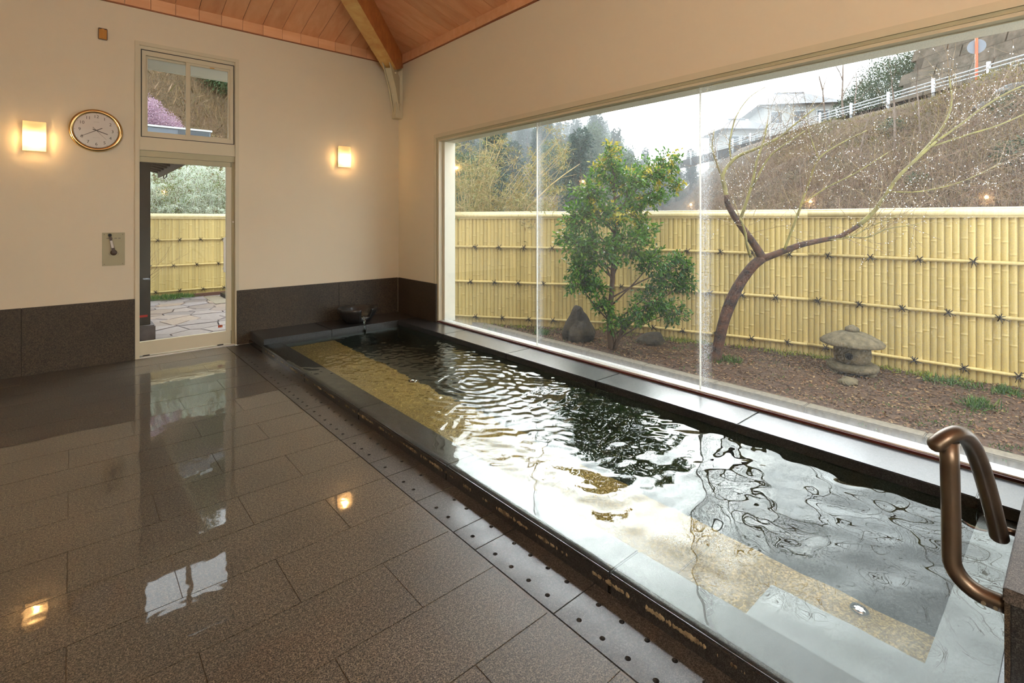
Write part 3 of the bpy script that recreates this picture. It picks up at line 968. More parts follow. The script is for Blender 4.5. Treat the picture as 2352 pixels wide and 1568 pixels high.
# ---- two unseen fill lamps added behind the lens to brighten the window wall
FILL_POWER = 142.0
def fill_mat():
    m, nt, N, L, B = new_mat('fill_globe')
    N.remove(B)
    e = N.new('ShaderNodeEmission'); e.inputs[0].default_value = (1.0, 1.0, .97, 1); e.inputs[1].default_value = FILL_POWER
    L.new(e.outputs[0], N['Material Output'].inputs['Surface'])
    return m
MAT['globe'] = fill_mat()
for yv, nm in ((-1.5, 'nearer the bath'), (-2.25, 'farther from the bath')):
    t = thing('fill_lamp', (-1.3, yv, 2.45), 'added unseen fill lamp brightening the window wall, ' + nm, 'lamp')
    bm = bmesh.new(); bmesh.ops.create_icosphere(bm, subdivisions=2, radius=.13)
    place('globe', MB().bm(bm, 0, True).mesh('globe', MAT['globe']), t)
    place('stem', MB().tube([(0, 0, .12), (0, 0, 1.045)], .012, 8).mesh('stem', MAT['lamp_base']), t)
    place('collar', MB().tube([(0, 0, .115), (0, 0, .15)], .05, 16).mesh('collar', MAT['lamp_base']), t)

# ---- wall clock, twenty to four
ck = thing('wall_clock', (.160, YA, 2.025), 'round white wall clock with gilded chrome rim', 'clock')
MAT['clock_rim'] = plain('gilded_chrome', lin(206, 178, 128), 0.18, 1.0)
MAT['clock_face'] = plain('clock_face', lin(214, 208, 204), 0.5, coat=0.6)
MAT['ink'] = plain('dark_grey_ink', lin(62, 56, 54), 0.6)
rim = MB().lathe([(.150, .030), (.152, .036), (.160, .041), (.170, .041), (.179, .034), (.183, .022), (.183, 0)], 64, (.160, YA, 2.025), axis='y')
rim.build('rim', MAT['clock_rim'], ck)
MB().lathe([(.150, .028), (.145, .0285), (.001, .0285)], 64, (.160, YA, 2.025), axis='y').build('dial', MAT['clock_face'], ck)
MB().lathe([(.1515, .0300), (.1485, .0300)], 64, (.160, YA, 2.025), axis='y').build('dial_edge', MAT['ink'], ck)
def text_mesh(s, size):
    cu = bpy.data.curves.new('txt', 'FONT')
    cu.body = s; cu.size = size; cu.align_x = 'CENTER'; cu.align_y = 'CENTER'; cu.resolution_u = 3
    o = bpy.data.objects.new('txt', cu); COL.objects.link(o)
    bpy.context.view_layer.update()
    me = bpy.data.meshes.new_from_object(o.evaluated_get(bpy.context.evaluated_depsgraph_get()))
    bpy.data.objects.remove(o); bpy.data.curves.remove(cu)
    me.materials.clear(); me.materials.append(MAT['ink'])
    return me
for h in range(1, 13):
    a = math.radians(30*h)
    place('numeral', text_mesh(str(h), .036), ck, (.118*math.sin(a)*.93, -.0291, .118*math.cos(a)), (math.pi/2, 0, 0))
    place('hour_dot', MB().box(-.0012, .0012, -.0003, .0003, -.003, .003).mesh('hour_dot', MAT['ink']), ck, (.143*math.sin(a), -.0291, .143*math.cos(a)), (0, a, 0))
def hand(name, ang, l0, l1, w0, w1, yo):
    me = MB().extr([(-w0, yo, -l0), (w0, yo, -l0), (w1, yo, l1), (-w1, yo, l1)], (0, -.0012, 0)).mesh(name, MAT['ink'])
    place(name, me, ck, (0, 0, 0), (0, math.radians(ang), 0))
hand('hour_hand', 110, .026, .082, .0035, .0028, -.0310)
hand('minute_hand', 240, .046, .122, .0030, .0014, -.0328)
hand('second_hand', 138, .036, .100, .0016, .0005, -.0346)
place('brand_print', MB().box(-.018, .018, -.0291, -.0287, -.0012, .0012).mesh('brand_print', plain('pale_print', lin(172, 164, 158), .6)), ck, (0, 0, .072))
place('lower_print', MB().box(-.024, .024, -.0291, -.0287, -.0007, .0007).mesh('lower_print', bpy.data.materials['pale_print']), ck, (0, 0, -.062))
def clear_cover():
    me = MB().lathe([(.151, .037), (.001, .037)], 48, (0, 0, 0), axis='y').mesh('cover_glass', MAT['glass'])
    place('cover_glass', me, ck)
clear_cover()

# ---- steel control plate with lever
cp = thing('control_plate', (.278, YA, .998), 'small steel wall plate with lever switch left of the door', 'switch plate')
MAT['plate'] = plain('dull_steel_plate', lin(150, 144, 118), 0.42, 0.35)
MAT['bakelite'] = plain('brown_knob', lin(74, 56, 44), 0.4)
MB().box(.199, .357, YA-.004, YA, .852, 1.144, bev=.0015).build('plate', MAT['plate'], cp)
for x, z in ((.214, 1.128), (.341, 1.128), (.214, .868), (.341, .868)):
    MB().tube([(x, YA-.004, z), (x, YA-.006, z)], .0032, 8).build('screw', MAT['bakelite'], cp)
pv = Vector((.279, YA, .968)); tip = Vector((.251, YA, 1.122))
MB().lathe([(.024, 0), (.024, .010), (.020, .016), (.001, .017)], 24, (pv.x, YA-.004, pv.z), axis='y').build('pivot', MAT['bakelite'], cp)
dv = (tip-pv).normalized(); nv = Vector((dv.z, 0, -dv.x))
lv = MB().extr([(pv+nv*.012+Vector((0,-.018,0)))[:], (tip+nv*.008+Vector((0,-.018,0)))[:], (tip-nv*.008+Vector((0,-.018,0)))[:], (pv-nv*.012+Vector((0,-.018,0)))[:]], (0, -.008, 0))
lev = lv.build('lever', MAT['bakelite'], cp)
MAT['paper'] = plain('white_label', lin(214, 208, 200), 0.7)
a_, b_ = pv+dv*.042, pv+dv*.108
MB().extr([(a_+nv*.0088+Vector((0,-.0264,0)))[:], (b_+nv*.0085+Vector((0,-.0264,0)))[:], (b_-nv*.0085+Vector((0,-.0264,0)))[:], (a_-nv*.0088+Vector((0,-.0264,0)))[:]], (0, -.0006, 0)).build('label', MAT['paper'], lev)
MB().lathe([(.013, 0), (.013, .012), (.009, .014), (.007, .011), (.001, .011)], 20, (tip.x, YA-.020, tip.z), axis='y').build('knob', MAT['black'], lev)
for x in (.238, .264, .292, .318):
    mk = MB()
    mk.box(x-.008, x-.0062, YA-.0045, YA-.004, 1.088, 1.098).box(x-.0015, x+.0015, YA-.0045, YA-.004, 1.0885, 1.0985).box(x+.0055, x+.0075, YA-.0045, YA-.004, 1.0885, 1.0985)
    mk.box(x-.007, x+.006, YA-.0045, YA-.004, 1.092, 1.0942)
    mk.build('mark', MAT['ink'], cp)
for s in (-1, 1):
    ar = MB(); pts = [(pv.x + s*.034*math.cos(math.radians(a)), YA-.0045, pv.z - .034*math.sin(math.radians(a))) for a in range(5, 50, 6)]
    ar.tube(pts, .0011, 5).build('arc_mark', MAT['bakelite'], cp)

# ---- motion sensor high on the wall
sn = thing('wall_sensor', (.204, YA, 2.872), 'small amber wall sensor high above the clock', 'sensor')
MAT['amber'] = plain('amber_plastic', lin(196, 142, 74), 0.4)
MAT['smoke'] = plain('smoked_plastic', lin(84, 68, 52), 0.35)
MB().box(.172, .236, YA-.014, YA, 2.822, 2.922, bev=.004).build('housing', MAT['smoke'], sn)
MB().extr([(.177, YA-.0145, 2.828), (.231, YA-.0145, 2.828), (.231, YA-.0145, 2.912), (.204, YA-.030, 2.900), (.177, YA-.0145, 2.912)], (0, -.001, 0)).build('lens', MAT['amber'], sn)
MB().faces([(.178, YA-.015, 2.826), (.230, YA-.015, 2.826), (.204, YA-.034, 2.832), (.178, YA-.015, 2.905), (.230, YA-.015, 2.905), (.204, YA-.034, 2.893), (.204, YA-.015, 2.918)],
           [(0, 2, 5, 3), (2, 1, 4, 5), (3, 5, 6), (5, 4, 6), (0, 1, 2)]).build('cover', MAT['amber'], sn)
# ================================================================== outdoors: helpers
def unit(a): return a / np.maximum(np.linalg.norm(a, axis=-1, keepdims=True), 1e-9)
def leaf_arrays(pos, length, width, dirs=None, normals=None, fold=0.15):
    """diamond leaves with a folded midrib: 4 verts, 1 quad each"""
    n = len(pos)
    d = unit(rng.normal(size=(n, 3))) if dirs is None else unit(dirs)
    nn = unit(rng.normal(size=(n, 3))) if normals is None else normals
    s = unit(np.cross(d, nn)); up = np.cross(s, d)
    L_ = np.broadcast_to(np.asarray(length), (n,))[:, None]; W_ = np.broadcast_to(np.asarray(width), (n,))[:, None]
    v = np.empty((n, 4, 3))
    v[:, 0] = pos
    v[:, 1] = pos + d*L_*.5 + s*W_*.5 + up*W_*fold
    v[:, 2] = pos + d*L_
    v[:, 3] = pos + d*L_*.5 - s*W_*.5 + up*W_*fold
    f = np.arange(n*4).reshape(n, 4)
    return v.reshape(-1, 3), f
def join(parts):
    vs_, fs, b = [], [], 0
    for v, f in parts:
        vs_.append(v); fs.append(f + b); b += len(v)
    return np.concatenate(vs_), np.concatenate(fs)
def ellip_pts(n, c, r, hollow=0.35):
    p = unit(rng.normal(size=(n, 3))) * (hollow + (1-hollow) * rng.random((n, 1)) ** 0.5)
    return np.asarray(c) + p * np.asarray(r)
def sticks(p0, p1, r):
    """thin three-sided sticks, quads"""
    p0, p1 = np.asarray(p0, float), np.asarray(p1, float); n = len(p0)
    r = np.broadcast_to(np.asarray(r, float), (n,))[:, None]
    d = unit(p1-p0); a = unit(np.cross(d, np.array([.31, .2, .93]))); b = np.cross(d, a)
    v = np.empty((n, 6, 3))
    for k in range(3):
        o = a*math.cos(2.094*k) + b*math.sin(2.094*k)
        v[:, k] = p0 + o*r; v[:, 3+k] = p1 + o*r*.6
    base = (np.arange(n)*6)[:, None]
    f = np.concatenate([base + np.array([[0, 1, 4, 3]]), base + np.array([[1, 2, 5, 4]]), base + np.array([[2, 0, 3, 5]])])
    return v.reshape(-1, 3), f
def to_local(v, root): return v - np.array(root.location)

# ---- outdoor materials
def bamboo_mat(name, c1, c2):
    m, nt, N, L, B = new_mat(name)
    oi = N.new('ShaderNodeObjectInfo')
    p = local(nt, (40, 40, 1.6), True)
    f = noise(nt, 1.0, 4, 0.6, p)
    base = mix_rgb(nt, c1, c2, ramp(nt, f, [(0.3, 0.0), (0.75, 1.0)]))
    hv = N.new('ShaderNodeHueSaturation')
    mr = N.new('ShaderNodeMapRange'); mr.inputs['To Min'].default_value = 0.84; mr.inputs['To Max'].default_value = 1.08
    L.new(oi.outputs['Random'], mr.inputs['Value']); L.new(mr.outputs[0], hv.inputs['Value'])
    L.new(base, hv.inputs['Color']); L.new(hv.outputs['Color'], B.inputs['Base Color'])
    B.inputs['Roughness'].default_value = 0.38
    return m
MAT['bamboo'] = bamboo_mat('split_bamboo', lin(202, 180, 118), lin(186, 160, 96))
MAT['bamboo_pole'] = bamboo_mat('bamboo_pole', lin(208, 186, 124), lin(192, 164, 100))
MAT['bamboo_cap'] = bamboo_mat('bamboo_cap', lin(222, 206, 160), lin(206, 184, 132))
MAT['rope'] = plain('black_hemp_rope', lin(38, 28, 20), 0.8)
MAT['soil'] = plain('garden_soil', lin(92, 68, 50), 0.9, col2=lin(66, 46, 32), scale=26, bumpv=.8, bscale=40)
MAT['gravel'] = plain('grey_gravel', lin(120, 124, 124), 0.7, col2=lin(78, 84, 86), scale=60)
MAT['concrete'] = plain('kerb_concrete', lin(134, 122, 102), 0.85, col2=lin(108, 98, 82), scale=30, bumpv=.3, bscale=90)
MAT['lantern'] = plain('weathered_lantern_stone', lin(118, 104, 80), 0.9, col2=lin(84, 76, 56), scale=18, bumpv=.6, bscale=60)
MAT['rock'] = plain('dark_garden_rock', lin(70, 60, 48), 0.85, col2=lin(44, 38, 32), scale=9, bumpv=.8, bscale=24)
MAT['bark'] = plain('plum_bark', lin(92, 58, 40), 0.85, col2=lin(44, 32, 28), scale=13, bumpv=.8, bscale=50)
MAT['green_bark'] = plain('green_twig', lin(142, 134, 72), 0.7, col2=lin(110, 100, 62), scale=14)
MAT['grey_bark'] = plain('shrub_bark', lin(74, 54, 40), 0.85)
MAT['twig'] = plain('brown_twig', lin(92, 62, 48), 0.8)

# ================================================================== the window garden
GZ = -.30                                # the garden lies a step below the bath-house floor
FP = [(3.70, 7.22), (4.22, 6.47), (5.70, 4.34), (6.40, 2.13), (6.57, .37), (6.70, -1.5)]     # fence plan, scaled up about the camera like the rest of this garden
gar = MB().prism([(XB+.125, -1.6), (6.76, -1.6), (6.63, .37), (6.46, 2.15), (5.76, 4.37), (4.28, 6.50), (3.78, 7.22), (XB+.125, 7.22)], GZ-.14, GZ-.04)
struct(gar.build('floor_gravel_bed', MAT['gravel']), 'grey gravel drip strip outside the picture window')
# soil: gently uneven sheet from the kerb to the fence
nx, ny = 60, 150
sx = np.linspace(0, 1, nx); sy = np.linspace(-1.5, 6.6, ny)
def fence_x(y):
    for (xa, ya), (xb, yb) in zip(FP, FP[1:]):
        if yb <= y <= ya: return xa + (xb-xa)*(ya-y)/(ya-yb)
    return 3.7 if y > 5 else 6.7
fx = np.array([fence_x(v) + .03 for v in sy])
KX = 4.59
X_ = KX + (np.maximum(fx, KX+.02) - KX)[None, :] * sx[:, None]; Y_ = np.broadcast_to(sy, X_.shape)
Z_ = GZ + .004 + .012*np.sin(X_*5.1+Y_*2.3) + .010*np.sin(X_*11+Y_*7.7+1) + rng.normal(size=X_.shape)*.003
Z_[0] = GZ - .02
vid = np.arange(nx*ny).reshape(nx, ny)
fc = np.stack([vid[:-1, :-1], vid[1:, :-1], vid[1:, 1:], vid[:-1, 1:]], -1).reshape(-1, 4)
so = np_mesh('floor_garden_soil', np.stack([X_, Y_, Z_], -1).reshape(-1, 3), fc, MAT['soil'], smooth=True)
struct(so, 'brown garden soil scattered with fallen leaves')
# fallen leaves and crumbs on it
n = 12000
yy = rng.uniform(-1.0, 5.9, n); xx = KX + .02 + (np.array([max(fence_x(v), KX+.05) for v in yy]) - KX - .03) * rng.random(n)
pp = np.stack([xx, yy, np.full(n, GZ + .014) + .012*np.sin(xx*5.1+yy*2.3) + .010*np.sin(xx*11+yy*7.7+1)], -1)
dd_ = rng.normal(size=(n, 3)); dd_[:, 2] *= .25
v, f = leaf_arrays(pp, rng.uniform(.014, .048, n), rng.uniform(.010, .022, n), dd_, unit(np.array([0, 0, 1.0]) + rng.normal(size=(n, 3))*.35))
MAT['litter'] = leafy('leaf_litter', [lin(92, 60, 40), lin(128, 92, 62), lin(72, 46, 32), lin(150, 122, 84), lin(104, 74, 48)], .8, .05)
tag(np_mesh('leaf_litter', v, f, MAT['litter']), 'brown fallen leaves littering the garden soil', 'leaves', kind='stuff')
# grass, moss and weeds
def tuft_arrays(cx, cy, n, rad, h, w=.006, z=0.0):
    p = np.stack([cx + rng.normal(size=n)*rad, cy + rng.normal(size=n)*rad*1.0, np.full(n, z+.005)], -1)
    d = rng.normal(size=(n, 3))*.55 + np.array([0, 0, 1.0])
    return leaf_arrays(p, rng.uniform(.4, 1, n)*h, w, d)
MAT['grass'] = leafy('garden_grass', [lin(58, 96, 34), lin(84, 118, 44), lin(44, 78, 36), lin(120, 134, 58)], .6, .2)
MAT['moss'] = leafy('yellow_moss', [lin(116, 128, 30), lin(140, 144, 44), lin(96, 108, 34)], .8, .1)
parts = []
for i in range(150):                                    # along the foot of the fence
    yv = rng.uniform(-.6, 5.8); parts.append(tuft_arrays(fence_x(yv) - rng.uniform(.03, .2), yv, 14, .035, .06, .012, GZ))
tag(np_mesh('fence_foot_weeds', *join(parts), MAT['moss']), 'bright yellow-green weeds along the foot of the bamboo fence', 'weeds', kind='stuff')
parts = []
for i in range(220):
    yv = rng.uniform(-.6, 5.5); parts.append(tuft_arrays(rng.uniform(KX+.05, max(KX+.1, fence_x(yv)-.06)), yv, 6, .025, .042, .006, GZ))
for i in range(60):
    parts.append(tuft_arrays(5.02 + rng.normal()*.25, .62 + rng.normal()*.27, 10, .035, .026, .010, GZ))
tag(np_mesh('soil_weeds', *join(parts), MAT['grass']), 'tiny weeds and moss dotted over the garden soil', 'weeds', kind='stuff')
for (u_, v_, lab) in ((2245, 935, 'bushy fern-like green tuft on the soil behind the grab rail'), (2170, 885, 'dark green low plant at the fence foot right of the lantern'),
                      (2300, 905, 'dark green low plant at the fence foot near the frame edge'), (1660, 832, 'green weed clump at the foot of the plum tree'), (1110, 768, 'small weed clump near the left end of the fence'),
                      (1250, 770, 'green weed clump left of the dark rock')):
    d_ = (EYE - GZ) / ((v_ - HORIZON) / FPX); g = at(u_, v_, d_)
    t = thing('weed_clump', (g.x, g.y, GZ), lab, 'plant')
    ps = [tuft_arrays(g.x + rng.normal()*.055, g.y + rng.normal()*.055, 22, .03, .105, .010, GZ) for _ in range(9)]
    vv_, ff_ = join(ps)
    np_mesh('leaves', to_local(vv_, t), ff_, MAT['grass'], t)

# concrete kerb in blocks
kb = thing('garden_kerb', (4.55, 2.5, GZ-.06), 'low concrete kerb blocks edging the garden soil', 'kerb')
for k in range(11):
    y0 = -1.55 + k*.77
    MB().box(4.50, 4.62, y0+.002, y0+.768, GZ-.07, GZ+.035, bev=.007).build('block', MAT['concrete'], kb)
# pebbles in the gravel strip
n = 7000
pc = np.stack([3.3 + 1.19*rng.random(n)**.5, rng.uniform(-.9, 6.3, n), np.full(n, GZ-.038)], -1)
bm = bmesh.new(); bmesh.ops.create_icosphere(bm, subdivisions=1, radius=1.0)
bv = np.array([v_.co[:] for v_ in bm.verts]); bf = np.array([[q.index for q in f_.verts] for f_ in bm.faces]); bm.free()
rad = rng.uniform(.010, .026, (n, 1, 3)) * np.array([1, 1, .6])
v = (pc[:, None] + bv[None] * rad).reshape(-1, 3); f = (np.arange(n)[:, None, None]*len(bv) + bf[None]).reshape(-1, 3)
MAT['pebble'] = leafy('river_pebble', [lin(96, 104, 106), lin(140, 146, 146), lin(72, 80, 84), lin(166, 166, 160)], .55, 0)
tag(np_mesh('gravel_pebbles', v, f, MAT['pebble'], smooth=True), 'grey pebbles in the drip strip under the window', 'gravel', kind='stuff')

# ---- bamboo fences
def slat_mesh(w_, h, seed, bulge=.22):
    r = random.Random(seed)
    mb = MB(); ns = 5
    zs = [0.0]
    z = r.uniform(.08, .3)
    nodes = []
    while z < h - .05:
        nodes.append(z); z += r.uniform(.26, .36)
    rows = [(0.0, 1.0, 0.0)]
    for z in nodes: rows += [(z-.020, 1.0, 0), (z-.005, 1.0, 0), (z-.001, 1.0, .0022), (z+.002, 1.0, .0022), (z+.005, .985, 0), (z+.020, 1.0, 0)]
    rows.append((h, 1.0, 0))
    verts = []
    for z, k, o in rows:
        for i in range(ns+1):
            t = math.pi * i/ns
            verts.append((-math.cos(t)*w_/2*k, -(math.sin(t)*(w_*bulge) + o), z))
    faces = [(a*(ns+1)+i, a*(ns+1)+i+1, (a+1)*(ns+1)+i+1, (a+1)*(ns+1)+i) for a in range(len(rows)-1) for i in range(ns)]
    mb.faces(verts, faces, 0, True)
    return mb.mesh('slat', MAT['bamboo'])
def knot_mesh(seed):
    r = random.Random(seed); mb = MB()
    for a in (-1, 1):
        mb.tube([(-.020, -.002, a*.026), (0, -.026, 0), (.020, -.002, -a*.026)], .0038, 5)
    for a in range(5):
        t = r.uniform(0, 6.28)
        l = r.uniform(.03, .055)
        mb.tube([(0, -.027, 0), (math.cos(t)*l*.5, -.036, math.sin(t)*l*.5), (math.cos(t)*l, -.030, math.sin(t)*l - .008)], [.0036, .003, .002], 4)
    mb.tube([(-.008, -.024, 0), (.008, -.026, 0)], .007, 6)
    return mb.mesh('rope_knot', MAT['rope'])
SLATS = [slat_mesh(.0552, 1.62, s) for s in range(9)]
SLATS_SMALL = [slat_mesh(.0455, 1.30, s, .10) for s in range(20, 27)]
KNOTS = [knot_mesh(s) for s in range(5)]
def fence(name, pts, label, z0, H_, rails, knot_step, slats, pitch, ks):
    root = thing(name, (pts[0][0], pts[0][1], z0), label, 'fence')
    o = Vector((pts[0][0], pts[0][1], z0)); zb = -.01
    carry = 0.0; k = 0
    for (xa, ya), (xb, yb) in zip(pts, pts[1:]):
        a, b = Vector((xa, ya, z0)), Vector((xb, yb, z0))
        L_ = (b-a).length; d = (b-a)/L_
        ang = math.atan2(d.y, d.x)
        inward = Vector((d.y, -d.x, 0))      # towards the building for our winding
        n_ = int(round(L_/pitch))
        for i in range(n_):
            p = a + d*((i+.5)*L_/n_) - o
            place('slat', slats[(k*7+i*5) % len(slats)], root, (p.x, p.y, zb + random.uniform(-.004, .004)), (0, random.uniform(-.004, .004), ang), (random.uniform(.96, 1.03), 1, 1)); 
        # backing sheet, so that no light leaks between the slats
        MB().extr([(a - inward*.004)[:], (b - inward*.004)[:], (b - inward*.004 + Vector((0, 0, H_-.02)))[:], (a - inward*.004 + Vector((0, 0, H_-.02)))[:]], inward*-.006).build('backing_sheet', MAT['bamboo'], root)
        # rounded cap: two half canes with a ridge
        for off, rr, zz in ((.020*ks, .030*ks, H_-.018*ks), (-.016*ks, .028*ks, H_-.020*ks), (.004*ks, .024*ks, H_+.006*ks)):
            MB().tube([(a + inward*off - d*.01 + Vector((0, 0, zz)))[:], ((a+b)/2 + inward*off + Vector((0, 0, zz + random.uniform(-.003, .003))))[:], (b + inward*off + d*.01 + Vector((0, 0, zz)))[:]], rr, 10).build('cap_cane', MAT['bamboo_cap'], root)
        MB().extr([(a + inward*.034 + Vector((0, 0, H_-.055*ks)))[:], (b + inward*.034 + Vector((0, 0, H_-.055*ks)))[:], (b + inward*.034 + Vector((0, 0, H_-.010)))[:], (a + inward*.034 + Vector((0, 0, H_-.010)))[:]], inward*-.05).build('cap_board', MAT['bamboo_cap'], root)
        for ri, z in enumerate(rails):
            m_ = max(2, int(L_/.45))
            pts_ = [(a + d*(L_*q/m_) + inward*.030 + Vector((0, 0, z + random.uniform(-.004, .004))))[:] for q in range(m_+1)]
            MB().tube(pts_, [.0145*ks + random.uniform(-.001, .001) for _ in pts_], 9).build('rail', MAT['bamboo_pole'], root)
            s = (.5 if ri % 2 else .95) * knot_step * .5 + random.uniform(0, .03)
            while s < L_ - .02:
                p = a + d*s + inward*.030 - o
                place('rope_knot', KNOTS[int(s*97) % 5], root, (p.x, p.y, z), (0, random.uniform(-.3, .3), ang), (ks,)*3)
                s += knot_step * random.uniform(.92, 1.08)
        k += 1
    return root
fence('bamboo_fence', FP, 'long yellow split-bamboo fence behind the plum tree and lantern', GZ, 1.645, (.13, .645, 1.16), .385, SLATS, .057, 1.2)
fence('bamboo_fence', [(.55, 9.87), (2.75, 9.80)], 'yellow split-bamboo fence seen through the glass door', 0.0, 1.335, (.105, .52, .935), .31, SLATS_SMALL, .046, 1.0)

# ---- stone lantern
ln = thing('stone_lantern', (5.925, 1.57, GZ), 'squat weathered stone lantern with broad cap beside the fence', 'lantern')
LC = (5.925, 1.57, GZ); LS = 1.24
def lathe_part(name, prof, c, n=40, wob=0.0, mat=None, seed=0):
    r = random.Random(seed); verts, faces = [], []
    for i, (rad_, h) in enumerate(prof):
        for k in range(n):
            t = 2*math.pi*k/n
            q = LS*rad_*(1 + wob*(math.sin(3*t+seed)+.6*math.sin(7*t+i)))
            verts.append((c[0]+q*math.cos(t), c[1]+q*math.sin(t), c[2]+h*LS))
    for i in range(len(prof)-1):
        for k in range(n):
            faces.append((i*n+k, i*n+(k+1) % n, (i+1)*n+(k+1) % n, (i+1)*n+k))
    return MB().faces(verts, faces, 0, True).build(name, mat or MAT['lantern'], ln)
for a_ in (20, 140, 260):
    x_, y_ = LC[0]+.16*math.cos(math.radians(a_)), LC[1]+.16*math.sin(math.radians(a_))
    MB().tube([(x_, y_, GZ-.02), (x_, y_, GZ+.06)], [.05, .055], 10).build('foot', MAT['lantern'], ln)
lathe_part('base', [(.001, .045), (.17, .045), (.182, .06), (.18, .085), (.165, .095), (.12, .102), (.001, .102)], LC, wob=.01)
bm = bmesh.new()
prof = [(.10, .10), (.122, .115), (.132, .16), (.128, .21), (.112, .238), (.09, .245)]
nn_ = 40; rg = []
for r_, h in prof: rg.append([bm.verts.new((r_*math.cos(2*math.pi*k/nn_), r_*math.sin(2*math.pi*k/nn_), h)) for k in range(nn_)])
for i in range(len(prof)-1):
    for k in range(nn_):
        f_ = bm.faces.new((rg[i][k], rg[i][(k+1) % nn_], rg[i+1][(k+1) % nn_], rg[i+1][k])); f_.smooth = True
me = bpy.data.meshes.new('fire_box'); bm.to_mesh(me); bm.free(); me.materials.append(MAT['lantern'])
place('fire_box', me, ln, scale=(LS,)*3)
# round window of the fire box: black disc painting the shade of a hole, with a raised lip, facing the bath
fd = Vector((-LC[0]+.3, -LC[1]+1.0, 0)).normalized()
cw = Vector(LC) + fd*.146 + Vector((0, 0, .213))
MAT['hole_shade'] = plain('lantern_hole_shade', lin(6, 5, 4), .9)
MB().tube([cw[:], (cw + fd*.0195)[:]], .035, 20).build('hole_shade_disc', MAT['hole_shade'], ln)
ringp = []
sd = Vector((-fd.y, fd.x, 0))
for k in range(21):
    t = 2*math.pi*k/20; ringp.append((cw + fd*.017 + sd*(.037*math.cos(t)) + Vector((0, 0, .037*math.sin(t))))[:])
MB().tube(ringp, .004, 6, cap=False).build('window_lip', MAT['lantern'], ln)
lathe_part('cap', [(.001, .243), (.17, .246), (.222, .252), (.226, .262), (.20, .288), (.15, .318), (.10, .340), (.055, .352), (.001, .353)], LC, 48, .012, seed=2)
lathe_part('finial', [(.045, .350), (.052, .362), (.05, .376), (.038, .386), (.028, .392), (.012, .402), (.001, .404)], LC, 24, .015, seed=4)
rk2 = thing('flat_stone', (5.58, 1.51, GZ), 'small flat grey stone left of the lantern foot', 'stone')
def rock(root, c, r, seed, mat, n=2, sharp=.25, name='rock', peak=0.0):
    rr = random.Random(seed)
    bm = bmesh.new(); bmesh.ops.create_icosphere(bm, subdivisions=n+1, radius=1)
    ph = [(rr.uniform(1, 3.6), Vector((rr.gauss(0, 1), rr.gauss(0, 1), rr.gauss(0, 1))).normalized(), rr.uniform(0, 6.28)) for _ in range(9)]
    for v_ in bm.verts:
        p = v_.co.copy(); k = 1.0
        for fq, dv_, o_ in ph: k += sharp/6 * math.sin(fq*2.2*p.dot(dv_)+o_)
        taper = 1.0 - peak*max(0.0, p.z)
        v_.co = Vector((p.x*r[0]*k*taper, p.y*r[1]*k*taper, p.z*r[2]*k))
    mb = MB().bm(bm, 0, False)
    mb.v = [(x+c[0], y+c[1], z+c[2]) for x, y, z in mb.v]
    return mb.build(name, mat, root)
rock(rk2, (5.58, 1.51, GZ+.012), (.11, .075, .043), 3, MAT['lantern'], name='body')
rk = thing('standing_rock', (4.96, 4.36, GZ), 'tall dark standing rock at the left of the leafy shrub', 'rock')
rock(rk, (4.96, 4.36, GZ+.09), (.205, .185, .355), 5, MAT['rock'], 3, .35, 'body', .42)
rk3 = thing('low_rock', (5.58, 3.66, GZ), 'low mossy dark rock right of the leafy shrub', 'rock')
rock(rk3, (5.58, 3.66, GZ+.02), (.21, .16, .093), 9, MAT['rock'], 2, .25, 'body')

# ---- leafy evergreen shrub
sh = thing('leafy_shrub', (4.87, 3.74, GZ), 'glossy green leafy shrub tree in front of the bamboo fence', 'shrub')
def limb(mb, path, radii, n=7):
    mb.tube(spline([p[:] for p in path], 4), list(np.interp(np.linspace(0, 1, (len(path)-1)*4+1), np.linspace(0, 1, len(path)), radii)), n)
D0 = 6.0
def sp_(u_, v_, d_=0.0): return at(u_, v_, D0 + d_)
tb = MB()
limb(tb, [sp_(1405, 808), sp_(1400, 740), sp_(1406, 650), sp_(1408, 600), sp_(1412, 520, .02), sp_(1412, 430, .04), sp_(1402, 345, .03)], [.042, .035, .030, .025, .018, .011, .005])
limb(tb, [sp_(1410, 806, -.03), sp_(1432, 755, -.06), sp_(1455, 722, -.08), sp_(1490, 700, -.1)], [.025, .019, .013, .008])
tb.build('trunk', MAT['grey_bark'], sh)
clusters = [(1402, 352, 26, 30, 0), (1395, 395, 48, 34, .05), (1350, 440, 42, 34, -.1), (1440, 420, 55, 40, .1), (1495, 400, 45, 40, .25), (1535, 372, 40, 34, .4), (1545, 420, 26, 26, .4), (1490, 455, 48, 30, .2),
            (1330, 500, 46, 34, -.15), (1385, 490, 60, 40, -.05), (1440, 490, 50, 40, .1), (1320, 560, 46, 36, -.25), (1380, 570, 60, 45, -.15), (1445, 560, 60, 42, 0), (1480, 525, 36, 26, .15),
            (1340, 615, 48, 32, -.2), (1330, 650, 34, 26, -.25), (1365, 660, 34, 24, -.1), (1500, 600, 52, 30, 0), (1555, 612, 40, 34, .05), (1570, 650, 28, 30, .1), (1525, 650, 42, 26, .05),
            (1500, 690, 46, 30, -.1), (1545, 715, 34, 26, -.05), (1470, 720, 34, 22, -.15), (1385, 700, 26, 22, -.1), (1402, 745, 22, 18, -.15), (1430, 740, 26, 20, -.1), (1300, 545, 22, 16, -.3)]
bb = MB(); leaf_parts, yel_parts = [], []
